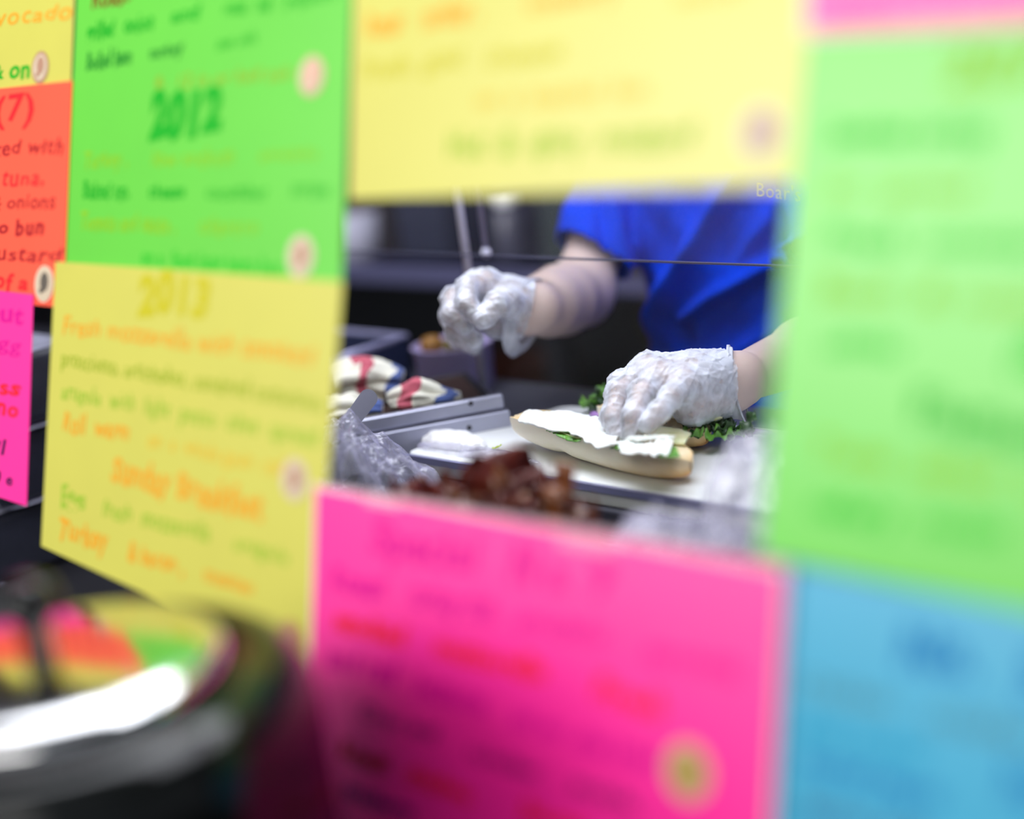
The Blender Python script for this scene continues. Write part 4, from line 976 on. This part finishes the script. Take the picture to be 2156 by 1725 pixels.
# raised glove
gL = [J(*q) for f in HL.values() for q in f[0]] + [wrL]
lo = np.min(gL, 0)-0.035; hi = np.max(gL, 0)+0.035
cL = J(1112, 652, 2.12)
v, f = glove(HL, HLp, wrL, 0.0250, heelL, lo, hi, cL, _n(wrL-J(1010, 625, 2.11)), 8, 0.0026)
gl2 = mk('glove', v, f, m_glove, worker, smooth=True)
rings = [(J(1064, 644, 2.105), pv(4, -52, 2.1), vr*0.030), (J(1088, 648, 2.112), pv(8, -56, 2.1), vr*0.034), (J(1108, 658, 2.118), pv(10, -68, 2.1), vr*0.040+pv(18, 4, 2.1)), (J(1106, 666, 2.12), pv(28, -80, 2.1), vr*0.044+pv(34, 8, 2.1)), (J(1105, 668, 2.12), pv(29, -81, 2.1), vr*0.044+pv(35, 8, 2.1))]
A = cuffmesh(rings, 6, 0.05); V_, F_ = gridmesh(A); mk('cuff', V_, F_, m_cuff, gl2, smooth=True)
mk('cuff_bead', *tube(list(A[-1]), 0.0015, 6), m_glove, gl2, smooth=True)

# ================================================================== BACKGROUND OF THE KITCHEN
bc = empty('back_counter', (-3.0, 2.5, 0.0), 'long dark back counter with a steel top behind the worker', 'counter')
mk('counter_top', *box((-6.6, 2.22, 0.93), (1.0, 2.9, 0.96)), mat('back_top', (0.013, 0.013, 0.024, 1), 0.7, spec=0.1), bc)
mk('top_edge', *box((-6.6, 2.21, 0.925), (1.0, 2.222, 0.962)), mat('back_edge', (0.12, 0.12, 0.24, 1), 0.4, metal=0.3), bc)
mk('bottom_shelf', *box((-6.6, 2.26, 0.30), (1.0, 2.9, 0.33)), m_dark, bc)
mk('back_panel', *box((-6.6, 2.86, 0.0), (1.0, 2.9, 0.93)), m_dark, bc)
for k in range(8):
    mk('upright', *box((-6.5+k*1.05, 2.27, 0.0), (-6.46+k*1.05, 2.31, 0.93)), m_dark, bc)
cols = [srgb(70, 66, 82), srgb(88, 52, 44), srgb(40, 52, 92), srgb(84, 80, 96), srgb(60, 66, 50), srgb(96, 70, 48), srgb(46, 46, 72), srgb(36, 74, 78)]
def crate(name, c, sx, sy, sz, col, label, cat, group):
    e = empty(name, (c[0], c[1], c[2]), label, cat, group); m = mat('bg_%d_%d_%d' % tuple(int(x*999) for x in col[:3]), col, 0.6)
    mk('carton', *box((c[0]-sx/2, c[1]-sy/2, c[2]), (c[0]+sx/2, c[1]+sy/2, c[2]+sz)), m, e, bevel=0.004)
    mk('flap', *box((c[0]-sx/2, c[1]-sy/2-0.002, c[2]+sz*0.8), (c[0]+sx/2, c[1]-sy/2, c[2]+sz)), m, e)
    return e
def jar(c, r, h, col, label, group):
    e = empty('jar', c, label, 'jar', group); m = mat('bg_%d_%d_%d' % tuple(int(x*999) for x in col[:3]), col, 0.3)
    mk('jar_body', *lathe(c, [(r*0.95, 0), (r, 0.01), (r, h*0.78), (r*0.75, h*0.88)], 20), m, e, smooth=True)
    mk('jar_lid', *lathe(np.array(c)+(0, 0, h*0.88), [(r*0.8, 0), (r*0.8, h*0.12), (0, h*0.12+0.001)], 20), mat('jar_lid', (0.3, 0.3, 0.34, 1), 0.4), e, smooth=True)
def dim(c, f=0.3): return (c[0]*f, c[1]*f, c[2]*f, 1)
for k, (kind, col, word) in enumerate([('box', srgb(84, 80, 96), 'grey'), ('jar', srgb(60, 66, 50), 'olive'), ('box', srgb(70, 50, 40), 'brown'), ('box', srgb(44, 54, 96), 'navy'),
                                       ('jar', srgb(70, 66, 100), 'violet'), ('box', srgb(50, 74, 78), 'teal'), ('box', srgb(96, 58, 50), 'rusty')]):
    x = -3.32+0.225*k
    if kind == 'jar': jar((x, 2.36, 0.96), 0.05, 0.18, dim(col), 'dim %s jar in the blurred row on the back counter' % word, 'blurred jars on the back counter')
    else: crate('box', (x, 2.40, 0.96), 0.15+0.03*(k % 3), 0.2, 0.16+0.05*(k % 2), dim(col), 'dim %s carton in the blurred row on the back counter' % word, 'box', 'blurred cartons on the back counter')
for k, (col, word) in enumerate([(srgb(60, 58, 70), 'grey'), (srgb(40, 52, 92), 'navy'), (srgb(92, 48, 38), 'reddish brown'), (srgb(30, 60, 66), 'teal'), (srgb(80, 62, 48), 'tan'), (srgb(44, 40, 70), 'violet')]):
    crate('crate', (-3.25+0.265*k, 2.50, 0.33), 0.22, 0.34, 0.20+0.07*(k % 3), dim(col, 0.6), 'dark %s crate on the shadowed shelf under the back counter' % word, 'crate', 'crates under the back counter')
wj = on_y(1062, 412, 2.30)
e = empty('lamp_spot_standin', (wj[0], wj[1]+0.0, 0.96), 'added stand-in whose white cap imitates a bright lamp spot on the back counter beside the hanging rod', 'lamp_spot_standin')  # added object, its white cap imitates the glint of a round lamp
mk('spot_stand', *lathe((wj[0], wj[1], 0.96), [(0.03, 0), (0.032, 0.005), (0.032, wj[2]-0.99), (0.018, wj[2]-0.975)], 24), mat('stand_dim', (0.05, 0.05, 0.08, 1), 0.3), e, smooth=True)
mk('cap', *lathe((wj[0], wj[1], wj[2]-0.015), [(0.02, 0), (0.022, 0.004), (0.022, 0.026), (0.018, 0.03), (0, 0.0305)], 24), mat('lamp_spot_white', (0.95, 0.95, 0.97, 1), 0.4), e, smooth=True)
# paper roll left, in the gap between signs
pc = on_y(752, 500, 2.265); pc[2] = 0.96
pr = empty('paper_roll', pc, 'pale paper roll standing on the back counter at the left edge of the opening', 'paper roll')
mk('roll_body', *lathe(pc, [(0.05, 0), (0.05, 0.10), (0.018, 0.10)], 28), mat('roll_paper', (0.45, 0.45, 0.58, 1), 0.8), pr, smooth=True)
mk('roll_core', *lathe(pc+(0, 0, 0.099), [(0.018, 0), (0.016, 0.004)], 20), mat('roll_core', (0.2, 0.15, 0.1, 1), 0.8), pr, smooth=True)
# blue grey steel bin on the counter behind the towels
bin_ = empty('steel_bin', (-2.0, 1.47, 0.945), 'dark blue steel bin with a pale rim behind the towels', 'bin')
m_bin = mat('bin_navy', (0.03, 0.04, 0.10, 1), 0.4, metal=0.3); m_rim = mat('rim_lavender', (0.34, 0.34, 0.55, 1), 0.3, metal=0.2)
X0, X1, Y0, Y1, ZT = -2.15, -1.84, 1.40, 1.545, 1.018
for q in [((X0, Y0, 0.945), (X0+0.006, Y1, ZT)), ((X1-0.006, Y0, 0.945), (X1, Y1, ZT)), ((X0, Y0, 0.945), (X1, Y0+0.006, ZT)), ((X0, Y1-0.006, 0.945), (X1, Y1, ZT))]: mk('bin_wall', *box(*q), m_bin, bin_)
mk('bin_floor', *box((X0, Y0, 0.945), (X1, Y1, 0.951)), m_bin, bin_)
mk('rim', *tube([(X1-0.003, Y0, ZT), (X1-0.003, Y1, ZT), (X0+0.003, Y1, ZT), (X0+0.003, Y0, ZT), (X1-0.003, Y0, ZT)], 0.006, 10), m_rim, bin_, smooth=True)
# lavender tub with yellow fruit behind the raised hand
tb = on_z(945, 842, 0.945)
tub = empty('plastic_tub', tb, 'lavender plastic tub on the counter below the raised hand', 'tub')
m_tub = mat('tub_lavender', (0.44, 0.38, 0.66, 1), 0.4)
tq = np.array((tb[0]-0.03, 1.555, 0.945)); tub.location = tq; WL[tub.name] = tq
mk('tub_body', *lathe(tq, [(0.048, 0), (0.052, 0.004), (0.056, 0.065), (0.059, 0.068), (0.054, 0.068), (0.050, 0.01)], 32), m_tub, tub, smooth=True)
for k, (dx, dy, col) in enumerate([(-0.02, -0.02, srgb(150, 105, 40)), (0.02, -0.015, srgb(110, 100, 50)), (0.0, 0.02, srgb(125, 120, 150))]):
    o = mk('pepper', *lathe(tq+(dx, dy, 0.055), [(0.001, 0), (0.014, 0.004), (0.018, 0.014), (0.013, 0.024), (0.003, 0.027)], 18), mat('pepper_%d' % k, col, 0.4), smooth=True)
    tag(o, ['brownish yellow pepper on the left in the lavender tub', 'olive pepper on the right in the lavender tub', 'greyish pepper at the back of the lavender tub'][k], 'pepper', 'peppers in the tub')
# pale bucket seen in the gap by the right arm
wb = on_y(1648, 660, 2.12)
bk_ = empty('bucket', (wb[0]+0.03, 2.12, 0.0), 'white bucket standing behind the worker beside the bare right arm', 'bucket')
mk('bucket_body', *lathe((wb[0]+0.03, 2.12, 0.0), [(0.06, 0), (0.065, 0.01), (0.075, 0.86), (0.078, 0.90)], 28), mat('bucket_white', (0.8, 0.8, 0.9, 1), 0.4), bk_, smooth=True)
# wrapped packs seen in the gap between the pink and the yellow sign
m_pack = mat('pack_slate', (0.035, 0.038, 0.06, 1), 0.35, noise=0.4, scale=20); m_wrap = film('pack_wrap', (0.45, 0.46, 0.60, 1), 0.55, rough=0.15, spec=0.9, scale=18, spread=0.25)
for k, lb in enumerate(['bottom dark wrapped pack of the stack in the left gap', 'middle dark wrapped pack of the stack in the left gap', 'topmost dark wrapped pack of the stack in the left gap']):
    c = (-2.10+0.012*(k-1), 1.0+0.01*((k*2) % 3), 0.84+k*0.096)
    e = empty('wrapped_pack', c, lb, 'package', 'wrapped packs in the left gap')
    mk('pack', *box((c[0]-0.16, c[1]-0.09, c[2]), (c[0]+0.16, c[1]+0.09, c[2]+0.09)), m_pack, e, bevel=0.012)
    u = np.linspace(0, 2*math.pi, 60); vv = np.linspace(-1, 1, 30); A = np.zeros((60, 30, 3))
    cc = crumple(np.repeat(u[:, None], 30, 1)*0.06, np.repeat(vv[None], 60, 0)*0.16, 70+k, 1.0, 40, 4)
    for i in range(60):
        for j in range(30):
            q = 1/(abs(math.cos(u[i]))**6+abs(math.sin(u[i]))**6)**(1/6)*(1-0.0006*0)
            A[i, j] = (c[0]+0.165*vv[j], c[1]+0.0925*q*math.cos(u[i])*(1+0.02*cc[i, j]), c[2]+0.0455+0.0475*q*math.sin(u[i])*(1+0.02*cc[i, j]))
    V_, F_ = gridmesh(A); mk('wrap', V_, F_, m_wrap, e)
